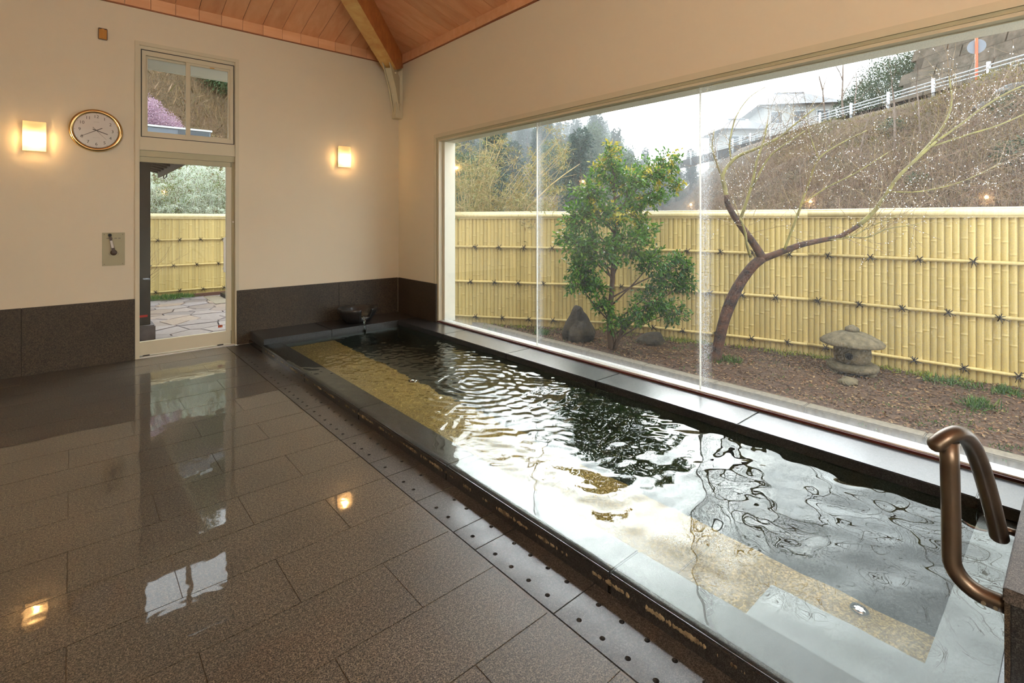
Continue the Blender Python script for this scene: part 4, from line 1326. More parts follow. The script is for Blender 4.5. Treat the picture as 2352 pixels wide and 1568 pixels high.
for (u_, v_, ru, rv, dd0) in clusters:
    c = at(u_, v_, D0+dd0*1.24)
    k = (D0+dd0)/FPX
    stem_v = min(800, v_ + 60 + random.uniform(0, 40))
    a = sp_(1408, stem_v) if v_ > 420 else sp_(1411, stem_v, .03)
    limb(bb, [a, a.lerp(c, .5) + Vector((random.gauss(0, .03), random.gauss(0, .03), .01)), c], [.011, .008, .003], 5)
    n_ = int(ru*rv*.105)
    cen = np.array(c[:]); rad_ = np.array([ru*k, ru*k, rv*k])
    # twigs with leaves set along them
    for q in range(max(5, n_//5)):
        tip = ellip_pts(1, cen, rad_*1.05, .5)[0]
        st = cen + (tip-cen)*.25 + rng.normal(size=3)*.015
        bb.tube([st, (st+tip)/2 + rng.normal(size=3)*.008, tip], [.0034, .0027, .0015], 4, cap=False)
        m_ = 18
        tt = rng.random(m_)[:, None]
        pp = st + (tip-st)*tt**.7 + rng.normal(size=(m_, 3))*.028
        dr_ = unit((tip-st)[None]) + rng.normal(size=(m_, 3))*.75 + np.array([0, 0, -.25])
        nm = unit(np.array([0, 0, 1.0]) + rng.normal(size=(m_, 3))*.55)
        arr = (pp, rng.uniform(.042, .076, m_), rng.uniform(.020, .034, m_), dr_, nm)
        is_y = (300 < v_ < 500) and random.random() < .16
        (yel_parts if is_y else leaf_parts).append(leaf_arrays(*arr, fold=.12))
bb.build('branches', MAT['grey_bark'], sh)
MAT['gloss_leaf'] = leafy('glossy_leaf', [lin(48, 94, 26), lin(82, 130, 30), lin(36, 76, 34), lin(112, 150, 34), lin(58, 106, 38)], .22, .48)
MAT['yellow_leaf'] = leafy('yellowing_leaf', [lin(196, 172, 30), lin(170, 160, 40), lin(150, 150, 36)], .35, .35)
v, f = join(leaf_parts); tag(np_mesh('foliage', to_local(v, sh), f, MAT['gloss_leaf'], sh), kind='stuff')
v, f = join(yel_parts); tag(np_mesh('yellow_foliage', to_local(v, sh), f, MAT['yellow_leaf'], sh), kind='stuff')

# ---- bare plum tree
pl = thing('plum_tree', (5.32, 2.72, GZ), 'bare leaning plum tree with mossy forked branches and raindrops', 'tree')
def P3(*lst): return [at(u_, v_, d_ + 1.07 - (u_ - 1640)*.00022) for u_, v_, d_ in lst]
tk = MB()
limb(tk, P3((1640, 838, 4.45), (1648, 800, 4.46), (1662, 740, 4.46), (1680, 690, 4.45), (1700, 650, 4.42), (1728, 612, 4.38), (1752, 592, 4.36)), [.065, .057, .057, .062, .055, .052, .050], 12)
tk.build('trunk', MAT['bark'], pl)
bkp = MB(); 
left = P3((1752, 594, 4.36), (1738, 570, 4.36), (1716, 538, 4.37), (1690, 502, 4.40), (1672, 470, 4.42), (1668, 448, 4.43))
limb(bkp, left, [.047, .040, .036, .033, .029, .026], 10)
right = P3((1752, 594, 4.36), (1790, 580, 4.32), (1840, 562, 4.28), (1885, 552, 4.22), (1930, 542, 4.16), (1972, 518, 4.10))
limb(bkp, right, [.040, .034, .030, .026, .022, .020], 9)
bkp.build('main_limb', MAT['bark'], pl)
grn = MB()
limbs = [
    (P3((1972, 518, 4.10), (2005, 488, 4.05), (2030, 455, 4.0), (2060, 410, 3.95), (2100, 370, 3.92), (2150, 325, 3.88)), .015, .007),
    (P3((2150, 325, 3.88), (2200, 290, 3.82), (2260, 245, 3.78), (2330, 205, 3.72), (2420, 170, 3.68)), .007, .003),
    (P3((2090, 380, 3.93), (2160, 300, 3.9), (2185, 240, 3.9), (2180, 175, 3.9)), .008, .003),
    (P3((2130, 340, 3.9), (2220, 310, 3.84), (2300, 285, 3.8), (2400, 240, 3.74)), .006, .003),
    (P3((1671, 466, 4.42), (1665, 430, 4.44), (1661, 400, 4.455), (1690, 362, 4.46), (1740, 340, 4.42), (1790, 315, 4.38), (1820, 290, 4.36), (1870, 250, 4.34)), .0155, .004),
    (P3((1700, 505, 4.38), (1712, 470, 4.32), (1728, 420, 4.28), (1738, 370, 4.26), (1752, 330, 4.26), (1762, 285, 4.26)), .011, .004),
    (P3((1728, 430, 4.28), (1760, 370, 4.22), (1790, 340, 4.18), (1850, 300, 4.14)), .007, .003),
    (P3((1664, 424, 4.445), (1648, 380, 4.5), (1636, 340, 4.52), (1640, 300, 4.55)), .007, .003),
    (P3((1800, 577, 4.30), (1822, 520, 4.26), (1840, 470, 4.22), (1858, 420, 4.2), (1880, 365, 4.16), (1930, 330, 4.12), (1990, 300, 4.1)), .009, .003),
    (P3((1840, 470, 4.22), (1900, 430, 4.14), (1960, 400, 4.08), (2040, 350, 4.02)), .006, .0025),
    (P3((1680, 372, 4.458), (1676, 330, 4.47), (1690, 270, 4.5), (1720, 225, 4.5), (1760, 198, 4.5)), .006, .002),
    (P3((1724, 590, 4.35), (1715, 560, 4.3), (1712, 535, 4.3), (1700, 500, 4.3)), .010, .006),
    (P3((1930, 542, 4.16), (1990, 545, 4.06), (2040, 525, 4.0), (2110, 515, 3.94)), .006, .002),
    (P3((1885, 552, 4.22), (1950, 545, 4.1), (2000, 520, 4.05), (2060, 495, 4.0)), .005, .002),
    (P3((2040, 440, 3.99), (2110, 440, 3.92), (2200, 420, 3.86), (2290, 380, 3.8)), .005, .002),
    (P3((1880, 365, 4.16), (1860, 310, 4.16), (1850, 270, 4.18)), .004, .0015),
]
tips = []
for path, r0, r1 in limbs:
    limb(grn, path, list(np.linspace(r0*1.65, r1*1.8, len(path))), 6)
    tips.append((spline([p[:] for p in path], 8), r1))
grn.build('mossy_branch', MAT['green_bark'], pl)
s0, s1, sr, drop = [], [], [], []
def grow(p, d, L_, r, depth):
    segs = 4
    for s in range(segs):
        q = p + d*(L_/segs)
        s0.append(p[:]); s1.append(q[:]); sr.append(r)
        for _ in range(2):
            if random.random() < .30:
                drop.append((p.lerp(q, random.random()) + Vector((0, 0, -r-.003)))[:])
        if depth and random.random() < .55:
            sd = Vector((random.gauss(0, 1), random.gauss(0, 1), random.gauss(.25, 1))).normalized()
            grow(q, (d*.7 + sd*.75).normalized(), L_*random.uniform(.4, .75), r*.65, depth-1)
        p = q
        d = (d + Vector((random.gauss(0, .13), random.gauss(0, .13), random.gauss(.03, .12)))).normalized()
        r *= .88
for pts_, r1 in tips:
    for i in range(4, len(pts_)-1):
        if random.random() < .55:
            d = (pts_[i+1]-pts_[i]).normalized()
            sd = Vector((random.gauss(0, 1), random.gauss(0, 1), random.gauss(.2, 1))).normalized()
            grow(pts_[i], (d*.75+sd*.8).normalized(), random.uniform(.20, .56), .0032, 1)
    grow(pts_[-1], (pts_[-1]-pts_[-3]).normalized(), .35, r1*.8, 1)
v, f = sticks(s0, s1, sr)
MAT['plum_twig'] = plain('reddish_plum_twig', lin(120, 92, 72), .7, col2=lin(138, 118, 74), scale=6)
tag(np_mesh('twigs', to_local(v, pl), f, MAT['plum_twig'], pl), kind='stuff')
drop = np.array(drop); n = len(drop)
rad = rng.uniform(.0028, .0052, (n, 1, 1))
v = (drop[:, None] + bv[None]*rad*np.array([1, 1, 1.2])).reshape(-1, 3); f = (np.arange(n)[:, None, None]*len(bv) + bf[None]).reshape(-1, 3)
MAT['drop'] = plain('raindrop', (.95, .96, 1, 1), .03, coat=1.0)  # opaque white paints the sky light that clear drops would catch
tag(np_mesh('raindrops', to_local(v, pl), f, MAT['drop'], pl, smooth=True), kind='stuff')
# ================================================================== the hills around
def sstep(a, b, x):
    t = np.clip((x-a)/(b-a), 0, 1); return t*t*(3-2*t)
R0 = np.array([22.8, 1.35]); RD = np.array([.576, .817]); RN = np.array([-.817, .576])     # lane on the hillside
CY_, SY_ = math.cos(YAW), math.sin(YAW)
def terrain(x, y):
    x, y = np.asarray(x, float), np.asarray(y, float)
    lat, dep = CY_*x - SY_*y, SY_*x + CY_*y
    rho = np.hypot(x, y); phi = np.degrees(np.arctan2(lat, dep))
    # wooded mountain on the door side and far left of the window
    hc = np.interp(phi, [-80, -40, -35, -30, -15, 0, 3, 10, 12.5, 15.6, 18.4, 24], [24, 24, 22, 17.5, 12, 11.0, 11.5, 11.0, 7.5, 5.0, 4.0, 5.0])
    rc = np.interp(phi, [-80, -20, 0, 24], [44, 46, 68, 62])
    st_ = np.interp(phi, [-80, -25, -5, 24], [13, 13, 13, 12])
    t = np.clip((rho - st_)/(rc - st_), 0, 1.15)
    M = -.45 + hc * (t*.55 + .45*sstep(0, 1, t))
    # open slope below the lane on the right
    p = (x-R0[0])*RN[0] + (y-R0[1])*RN[1]; q = (x-R0[0])*RD[0] + (y-R0[1])*RD[1]
    S = np.interp(p, [-60, -14, -2.6, -2.4, .3, 1.2, 6, 11.0, 12.2, 30], [21, 9.4, 6.3, 5.9, 5.9, 5.5, 3.0, .4, -.35, -.45])
    cut = sstep(3.5, -1.0, q) * sstep(-5.5, -10.0, p) * 4.0
    S = S + cut
    k = sstep(16, 25, phi)
    z = M*(1-k) + S*k
    amp = np.clip((rho-9)/12, 0, 1)
    z = z + amp*(.22*np.sin(x*.9+y*.5) + .18*np.sin(x*.37-y*1.1+2) + .10*np.sin(x*2.3+y*1.7))*np.where(np.abs(p+1) < 2.2, .12, 1)
    return z
phis = np.radians(np.concatenate([np.linspace(-78, -14, 90), np.linspace(-13.4, 60, 170)]))
rhos = np.concatenate([np.linspace(6.2, 30, 90), np.linspace(30.6, 90, 60)])
PH, RH = np.meshgrid(phis, rhos, indexing='ij')
lat, dep = RH*np.sin(PH), RH*np.cos(PH)
TX, TY = CY_*lat + SY_*dep, -SY_*lat + CY_*dep
TZ = terrain(TX, TY)
near_door = (TY > 5.6) & (TY < 10.3) & (TX < 3.5)
TZ = np.where(near_door, -.62, TZ)
TZ = np.where((TX < 6.9) & (TY < 7.3), -.62, TZ)
vid = np.arange(PH.size).reshape(PH.shape)
fc = np.stack([vid[:-1, :-1], vid[:-1, 1:], vid[1:, 1:], vid[1:, :-1]], -1).reshape(-1, 4)
MAT['hill'] = plain('hillside_ground', lin(96, 76, 58), .95, col2=lin(62, 56, 38), scale=.9, bumpv=.6, bscale=6)
hl = np_mesh('floor_hillside', np.stack([TX, TY, TZ], -1).reshape(-1, 3), fc, MAT['hill'], smooth=True)
struct(hl, 'brushy hillside rising behind the garden fences')

def ground(u_, d_):
    """spot on the terrain in direction u_ at depth d_"""
    p = at(u_, HORIZON, d_)
    return Vector((p.x, p.y, float(terrain(p.x, p.y))))

# ---- dry brush on the open slope (nobody could count it)
def scatter(n, u0, u1, d0, d1, power=1.0):
    u_ = rng.uniform(u0, u1, n); d_ = d0 + (d1-d0)*rng.random(n)**power
    x = (u_-1176)/FPX*d_
    X, Y = CY_*x + SY_*d_, -SY_*x + CY_*d_
    return np.stack([X, Y, terrain(X, Y)], -1)
def off_lane(p):
    pp = (p[:, 0]-R0[0])*RN[0] + (p[:, 1]-R0[1])*RN[1]
    return pp > 2.3
def blades(p, h, w, lean=.45):
    n = len(p)
    d = rng.normal(size=(n, 3))*lean + np.array([0, 0, 1.0])
    return leaf_arrays(p - np.array([0, 0, .05]), h, w, d, None, .1)
MAT['brush'] = leafy('dry_brush', [lin(118, 94, 76), lin(142, 120, 92), lin(92, 72, 56), lin(134, 104, 92), lin(80, 72, 50), lin(158, 138, 108)], .85, .1)
MAT['straw'] = leafy('straw_grass', [lin(154, 134, 94), lin(138, 120, 82), lin(166, 148, 108), lin(120, 102, 72)], .85, .15)
MAT['dark_brush'] = leafy('dark_bramble', [lin(84, 64, 54), lin(102, 80, 64), lin(70, 62, 44), lin(96, 70, 66)], .85, .1)
MAT['olive'] = leafy('olive_scrub', [lin(112, 104, 44), lin(134, 118, 48), lin(86, 88, 42), lin(146, 130, 64)], .8, .15)
MAT['dark_scrub'] = leafy('dark_green_scrub', [lin(52, 70, 46), lin(70, 86, 52), lin(40, 56, 40), lin(84, 96, 60)], .6, .15)
parts = []
def patchy(p, s, lo):
    f_ = np.sin(p[:, 0]*s+1.3)*np.sin(p[:, 1]*s*1.3+.4) + .6*np.sin(p[:, 0]*s*2.1-p[:, 1]*s*1.7)
    return p[f_ > lo]
p = scatter(140000, 1600, 2900, 7.5, 34, 1.2); p = p[off_lane(p)] + rng.random((1, 1))*0
n = len(p); p[:, 2] += rng.random(n)*.16; parts.append(blades(p, rng.uniform(.06, .24, n), rng.uniform(.010, .022, n), 1.1))
p = patchy(scatter(50000, 1600, 2900, 7.5, 32, 1.2), .9, .45); p = p[off_lane(p)]; n = len(p)
tag(np_mesh('straw_tussocks', *blades(p, rng.uniform(.2, .55, n), rng.uniform(.007, .016, n), .42), MAT['straw']), 'pale straw tussocks in patches on the brown slope', 'grass', kind='stuff')
p = patchy(scatter(42000, 1600, 2900, 8.5, 32, 1.2), 1.3, .6); p = p[off_lane(p)]; n = len(p)
tag(np_mesh('dark_bramble', *blades(p, rng.uniform(.12, .32, n), rng.uniform(.014, .026, n), 1.0), MAT['dark_brush']), 'dark bramble patches on the brown slope', 'bramble', kind='stuff')
# arching bramble canes
c = scatter(5400, 1600, 2900, 8, 30, 1.2); c = c[off_lane(c)]
for k in range(5):
    a = c + rng.normal(size=c.shape)*.1; b = a + rng.normal(size=c.shape)*.28 + np.array([0, 0, .38])
    e = b + rng.normal(size=c.shape)*.22 + np.array([0, 0, -.05])
    for s_, t_ in ((a, b), (b, e)):
        v, f = sticks(s_, t_, .0035); parts.append((v, f))
v, f = join(parts)
tag(np_mesh('dry_brush', v, f, MAT['brush']), 'pinkish brown dry brush covering the slope below the lane', 'brush', kind='stuff')
parts = []
p = scatter(30000, 1780, 2450, 13, 24); pp = (p[:, 0]-R0[0])*RN[0] + (p[:, 1]-R0[1])*RN[1]
p = p[(pp > .8) & (pp < 5.2)]; n = len(p); parts.append(blades(p, rng.uniform(.08, .28, n), rng.uniform(.012, .03, n), .9))
tag(np_mesh('olive_scrub', *join(parts), MAT['olive']), 'olive yellow scrub on the bank just below the guardrail', 'scrub', kind='stuff')
parts = []
for (u_, d_, r_, n) in [(2060, 30, 2.0, 9000), (1985, 33, 1.5, 6000), (2120, 27, 1.7, 8000), (2040, 36, 2.4, 8000), (2165, 25.5, 1.5, 7000), (1950, 34, 1.1, 4000)]:
    g = ground(u_, d_); q = ellip_pts(n, (g.x, g.y, g.z + r_*.7), (r_, r_, r_*.95), .3)
    parts.append(leaf_arrays(q, rng.uniform(.06, .16, n), rng.uniform(.03, .08, n)))
tag(np_mesh('lane_shrubs', *join(parts), MAT['dark_scrub']), 'grey-green shrubs massed above the guardrail', 'shrubs', kind='stuff')
parts = []
for (u_, d_, r_, n) in [(2330, 12, .5, 500), (1620, 10, .35, 400), (1605, 9, .45, 500), (2110, 11, .25, 200), (2050, 16, .4, 300), (2340, 9.5, .4, 400), (1560, 9.5, .4, 500)]:
    g = ground(u_, d_); q = ellip_pts(n, (g.x, g.y, g.z + r_*.5), (r_, r_, r_*.8), .3)
    parts.append(leaf_arrays(q, rng.uniform(.05, .12, n), rng.uniform(.03, .06, n)))
tag(np_mesh('slope_greenery', *join(parts), MAT['dark_scrub']), 'scattered green bushes on the brown slope', 'bushes', kind='stuff')

# ---- bare saplings on the slope
MAT['grey_twig'] = plain('grey_brown_twig', lin(120, 104, 92), .85)
def bare_tree(name, base, h, label, seed, group, lean=0.0, r0=.05, spread=.5, mat='grey_twig', levels=3):
    rr = random.Random(seed); t = thing(name, base[:], label, 'tree', group)
    a0, a1, ar = [], [], []
    def g(p, d, L_, r, lv):
        n_ = 4
        for s in range(n_):
            q = p + d*(L_/n_); a0.append(p[:]); a1.append(q[:]); ar.append(r)
            if lv and s > 0 and rr.random() < .8:
                sd = Vector((rr.gauss(0, 1), rr.gauss(0, 1), rr.gauss(.5, .5))).normalized()
                g(q, (d*.6 + sd*spread*1.3).normalized(), L_*rr.uniform(.35, .6), r*.55, lv-1)
            p = q; d = (d + Vector((rr.gauss(0, .1), rr.gauss(0, .1), rr.gauss(.02, .05)))).normalized(); r *= .82
    g(Vector((0, 0, -.1)), Vector((lean, 0, 1)).normalized(), h, r0, levels)
    v, f = sticks(a0, a1, ar)
    np_mesh('branches', v, f, MAT[mat], t)
    return t
for i, (u_, d_, h, r0, lb) in enumerate([(1897, 27, 3.2, .09, 'thin bare trunk standing against the sky, left of the pair'), (1937, 26, 3.6, .09, 'tall thin bare trunk standing against the sky'),
                                        (1962, 25, 2.6, .05, 'short thin bare trunk right of the tall one'), (2055, 15, 2.2, .05, 'slender bare sapling on the olive bank'),
                                        (2115, 14, 1.9, .04, 'slender bare sapling below the road mirror'), (2250, 12, 1.6, .03, 'bare sapling on the slope right of the plum tree'),
                                        (1975, 15, 1.5, .05, 'bare forked sapling on the middle of the slope'), (1720, 14, 1.6, .03, 'bare sapling behind the plum trunk'),
                                        (1840, 13, 1.4, .03, 'bare sapling behind the plum fork')]):
    bare_tree('bare_sapling', ground(u_, d_), h, lb, 40+i, None, 0, r0, .35)

# ---- lane: guardrail, road mirror, retaining wall
MAT['asphalt'] = plain('wet_asphalt', lin(96, 94, 92), .6)
MAT['white_paint'] = plain('white_paint', lin(206, 212, 216), .45)
def lane(q, p, z): return (R0[0]+RD[0]*q+RN[0]*p, R0[1]+RD[1]*q+RN[1]*p, z)
lp = MB(); ZL = 6.05
qs = np.linspace(-14, 44, 30)
for a, b in zip(qs, qs[1:]): lp.quad(lane(a, .2, ZL), lane(b, .2, ZL), lane(b, -2.5, ZL), lane(a, -2.5, ZL))
struct(lp.build('floor_lane', MAT['asphalt']), 'narrow lane crossing the hillside')
gr = thing('guardrail', lane(5, .1, ZL), 'white cable guardrail with posts along the hillside lane', 'guardrail')
for q in np.arange(-9, 30, 2.0):
    c_ = Vector(lane(q, .1, ZL))
    MB().tube([(c_ + Vector((0, 0, -.5)))[:], (c_ + Vector((0, 0, .55)))[:]], .06, 8).build('post', MAT['white_paint'], gr)
for z in (.18, .31, .44):
    MB().tube([lane(q, .1, ZL+z) for q in np.linspace(-12, 30, 22)], .026, 5).build('cable', MAT['white_paint'], gr)
rmq = at(2243, HORIZON, 18.2); rm_z = ZL
rm = thing('road_mirror', (rmq.x, rmq.y, rm_z), 'round grey convex road mirror on an orange pole', 'mirror')
MAT['orange'] = plain('orange_pole', lin(196, 92, 52), .5)
MAT['mirror_back'] = plain('mirror_back', lin(120, 128, 136), .4)
MB().tube([(rmq.x, rmq.y, rm_z-.6), (rmq.x, rmq.y, rm_z+1.80)], .045, 8).build('pole', MAT['orange'], rm)
fdir = Vector((-rmq.x, -rmq.y, 0)).normalized()
cm = Vector((rmq.x, rmq.y, rm_z+1.50)) - fdir*.08
MB().tube([cm[:], (cm - fdir*.03)[:], (cm - fdir*.05)[:]], [.26, .26, .18], 28).build('disc', MAT['mirror_back'], rm)
MB().tube([(cm)[:], (cm + fdir*.05)[:]], .05, 8).build('clamp', MAT['orange'], rm)
rw = thing('retaining_wall', lane(-3, -3.2, ZL), 'grey stepped retaining wall above the lane', 'wall')
MAT['wall_stone'] = plain('weathered_wall_stone', lin(104, 92, 78), .9, col2=lin(70, 64, 50), scale=2.6, bumpv=.8, bscale=8)
MAT['wall_gap'] = plain('wall_gap', lin(70, 62, 50), .95)
for r in range(7):
    for k in range(11):
        q0 = -13 + k*1.9 + (.9 if r % 2 else 0); 
        z0 = ZL + r*.62; p0 = -2.9 - r*.34
        b = MB()
        pts = [lane(q0+.03, p0, z0), lane(q0+1.86, p0, z0), lane(q0+1.86, p0-.18, z0+.56), lane(q0+.03, p0-.18, z0+.56)]
        b.extr(pts, Vector(lane(0, -.35, 0)) - Vector(lane(0, 0, 0)))
        b.build('block', MAT['wall_stone'], rw)
    MB().extr([lane(-13, p0-.10, z0-.02), lane(8.4, p0-.10, z0-.02), lane(8.4, p0-.30, z0+.64), lane(-13, p0-.30, z0+.64)], Vector(lane(0, -.3, 0)) - Vector(lane(0, 0, 0))).build('infill', MAT['wall_gap'], rw)
for (u_, d_, r_, lb) in ((2335, 13.5, .5, 'pale boulder on the slope at the right edge'), (2262, 13.8, .28, 'smaller pale boulder left of the edge one')):
    g = ground(u_, d_); t = thing('boulder', g[:], lb, 'rock')
    rock(t, (g.x, g.y, g.z+.1), (r_, r_*.8, r_*.45), int(u_), MAT['gravel'], 2, .3, 'body')
lowrail = thing('low_barrier', ground(2332, 13.0)[:], 'short white barrier post and rail on the slope', 'barrier')
b0, b1 = at(2332, 310, 13.0), at(2332, 272, 13.0)
MB().tube([b0[:], b1[:]], .035, 8).build('post', MAT['white_paint'], lowrail)
MB().tube([at(2332, 283, 13.0)[:], at(2420, 262, 12.4)[:]], .02, 6).build('rail', MAT['white_paint'], lowrail)

# ---- two houses beyond the lane
MAT['house_wall'] = plain('pale_house_wall', lin(180, 180, 176), .8)
MAT['house_roof'] = plain('grey_tile_roof', lin(112, 112, 116), .6)
MAT['pane_dark'] = plain('dark_house_pane', lin(70, 80, 88), .15)
def house(u_, d_, w_, dp, wh, rh, base_v, label, ang):
    c_ = at(u_, base_v, d_)
    t = thing('house', c_[:], label, 'house', rz=ang)
    def pt(name, mb, m): return place(name, mb.mesh(name, m), t)
    pt('wall', MB().box(-w_/2, w_/2, -dp/2, dp/2, -4, wh), MAT['house_wall'])
    ov = .7
    X, Y = w_/2+ov, dp/2+ov
    rf = MB().faces([(-X, -Y, wh-.12), (X, -Y, wh-.12), (X, Y, wh-.12), (-X, Y, wh-.12), (-w_*.22, 0, wh+rh), (w_*.22, 0, wh+rh)], [(0, 1, 5, 4), (1, 2, 5), (2, 3, 4, 5), (3, 0, 4), (3, 2, 1, 0)])
    pt('roof', rf, MAT['house_roof'])
    pt('ridge', MB().tube([(-w_*.22, 0, wh+rh), (w_*.22, 0, wh+rh)], .12, 6), MAT['house_roof'])
    for k in range(3):
        x = -w_*.33 + k*w_*.33
        wd = pt('window', MB().box(x-.5, x+.5, -dp/2-.05, -dp/2, wh-1.7, wh-.6), MAT['white_paint'])
        o = place('pane', MB().box(x-.43, x+.43, -dp/2-.07, -dp/2-.05, wh-1.63, wh-.67).mesh('pane', MAT['pane_dark']), wd)
house(1812, 46, 5.6, 5.0, 1.9, 1.5, 300, 'large pale house with grey hipped roof against the sky', -.9)
house(1692, 44, 3.4, 3.6, 1.0, 1.1, 330, 'small house roof peeping over the brown slope', -.7)

# ---- dark conifers on the mountain
MAT['conifer'] = leafy('conifer_needles', [lin(40, 66, 58), lin(54, 82, 66), lin(34, 54, 54), lin(66, 92, 70)], .7, .1)
MAT['broadleaf'] = leafy('evergreen_leaves', [lin(58, 88, 52), lin(78, 104, 58), lin(48, 72, 50), lin(92, 114, 70)], .6, .15)
def conifer_mesh(seed, h=6.0, w=1.5, n=6000, top=.12, mat='conifer'):
    r = np.random.default_rng(seed)
    nb = 26
    tb_ = (np.arange(nb) + r.random(nb))/nb
    ab = r.random(nb)*6.283; rb = w*(1 - tb_*(1-top))*.55*r.random(nb)**.5
    cb = np.stack([rb*np.cos(ab), rb*np.sin(ab), h*(.12 + .84*tb_)], -1)
    sb = w*(.30 + .36*(1-tb_)*(1-top) + .3*top)*r.uniform(.7, 1.1, nb)
    k_ = r.integers(0, nb, n)
    o_ = unit(r.normal(size=(n, 3)))
    p = cb[k_] + o_*(sb[k_]*(.55 + .45*r.random(n)))[:, None]*np.array([1, 1, .8])
    d = o_ + r.normal(size=(n, 3))*.5 + np.array([0, 0, -.3])
    v, f = leaf_arrays(p, r.uniform(.12, .28, n), r.uniform(.05, .11, n), d)
    o = np_mesh('crown', v, f, MAT[mat]); me = o.data; bpy.data.objects.remove(o)
    return me
CON = [conifer_mesh(1), conifer_mesh(2, 7.0, 1.4), conifer_mesh(3, 5.5, 1.7, 6000, .3), conifer_mesh(4, 5.0, 2.2, 7000, .45, 'broadleaf')]
TRK = MB().tube([(0, 0, -.8), (0, 0, 4.5)], [.16, .06], 6).mesh('trunk', MAT['twig'])
def forest_tree(g, k, s, name, label, group, cat='tree'):
    t = thing(name, g[:], label, cat, group, rz=random.uniform(0, 6.28)); 
    place('crown', CON[k], t, (0, 0, 0), (0, 0, 0), (s, s, s*random.uniform(.9, 1.15))); place('trunk', TRK, t, (0, 0, 0), (0, 0, 0), (s,)*3)
cnt = 0
for row, (d_, u0, u1, step) in enumerate([(24, 1020, 1170, 50), (30, 1020, 1470, 46), (38, 1020, 1540, 38), (46, 1020, 1590, 32), (54, 1020, 1600, 28), (63, 1020, 1600, 25)]):
    u_ = u0 + random.uniform(0, 20)
    while u_ < u1:
        dd1 = d_ + random.uniform(-3, 3)
        forest_tree(ground(u_, dd1), random.choice((0, 1, 2, 3)) if d_ < 50 else random.choice((2, 3, 3)), random.uniform(.5, .72), 'hillside_conifer', 'dark evergreen on the misty wooded mountain left of the sky gap', 'evergreens on the misty mountain')
        u_ += step * random.uniform(.7, 1.3)
forest_tree(ground(1332, 24), 2, .78, 'evergreen_tree', 'full dark green evergreen standing behind the shrub, nearest of the wood', None)

# ---- withered bamboo thicket behind the fence's left end
bt = thing('bamboo_thicket', ground(1110, 8.6)[:], 'yellowed withered bamboo thicket over the left end of the fence', 'bamboo')
cm_ = MB(); lf_parts = []; sg0, sg1, sgr = [], [], []
MAT['dry_culm'] = plain('dry_bamboo_culm', lin(176, 156, 100), .6, col2=lin(150, 124, 80), scale=5)
for i in range(80):
    u_ = random.uniform(1025, 1205); d_ = random.uniform(7.9, 9.9); g = ground(u_, d_)
    hgt = random.uniform(2.5, 3.7) * (1.0 if u_ < 1120 else .72)
    lean = Vector((random.gauss(.10, .22), random.gauss(-.1, .2), 0))
    pts_ = [g + lean*(t**1.7)*hgt + Vector((0, 0, hgt*(t - .12*t**3))) for t in np.linspace(0, 1, 7)]
    cm_.tube([p_[:] for p_ in pts_], list(np.linspace(.011, .003, 7)), 5)
    for k in range(2, 7):
        for _ in range(4):
            b = pts_[k]; dr_ = Vector((random.gauss(0, 1), random.gauss(0, 1), random.gauss(.2, .5))).normalized()*random.uniform(.15, .4)
            e = b + dr_; sg0.append(b[:]); sg1.append(e[:]); sgr.append(.0028)
            m_ = 16; tt = rng.random((m_, 1))
            pp = np.array(b[:]) + np.array(dr_[:])*tt + rng.normal(size=(m_, 3))*.04
            lf_parts.append(leaf_arrays(pp, rng.uniform(.05, .11, m_), rng.uniform(.010, .018, m_), rng.normal(size=(m_, 3)) + np.array([0, 0, -.6])))
cm_.build('culms', MAT['dry_culm'], bt)
v, f = sticks(sg0, sg1, sgr); np_mesh('side_twigs', to_local(v, bt), f, MAT['dry_culm'], bt)
MAT['dry_bamboo_leaf'] = leafy('yellow_bamboo_leaf', [lin(150, 130, 72), lin(134, 126, 72), lin(164, 148, 104), lin(104, 118, 58), lin(146, 116, 66)], .7, .25)
v, f = join(lf_parts); tag(np_mesh('foliage', to_local(v, bt), f, MAT['dry_bamboo_leaf'], bt), kind='stuff')
stk_ = thing('leaning_culm', at(1205, 500, 8.2)[:], 'long pale dry culm leaning right above the fence', 'bamboo')
MB().tube([at(1195, 530, 8.2)[:], at(1212, 478, 8.2)[:], at(1265, 425, 8.25)[:], at(1300, 398, 8.3)[:], at(1332, 376, 8.35)[:]], [.016, .016, .012, .009, .004], 7).build('culm', MAT['dry_culm'], stk_)
tw = MB()
for a_, b_ in (((1265, 425), (1290, 385)), ((1290, 408), (1325, 400)), ((1300, 398), (1310, 370)), ((1240, 450), (1232, 410))):
    tw.tube([at(*a_, 8.25)[:], at(*b_, 8.3)[:]], [.004, .002], 5)
tw.build('side_shoot', MAT['dry_culm'], stk_)
# reeds and green scrub low behind the fence, between thicket and shrub
parts = []
for i in range(120):
    g = ground(random.uniform(1200, 1330), random.uniform(8.0, 10.5)); p = np.repeat(np.array([g[:]]), 26, 0) + rng.normal(size=(26, 3))*np.array([.12, .12, .02])
    parts.append(blades(p, rng.uniform(.5, 1.5, 26), .012, .22))
MAT['reed'] = leafy('mixed_reeds', [lin(150, 140, 84), lin(120, 128, 66), lin(168, 146, 102), lin(100, 112, 60)], .8, .2)
tag(np_mesh('reed_bed', *join(parts), MAT['reed']), 'straw and green reeds just behind the fence left of the shrub', 'reeds', kind='stuff')
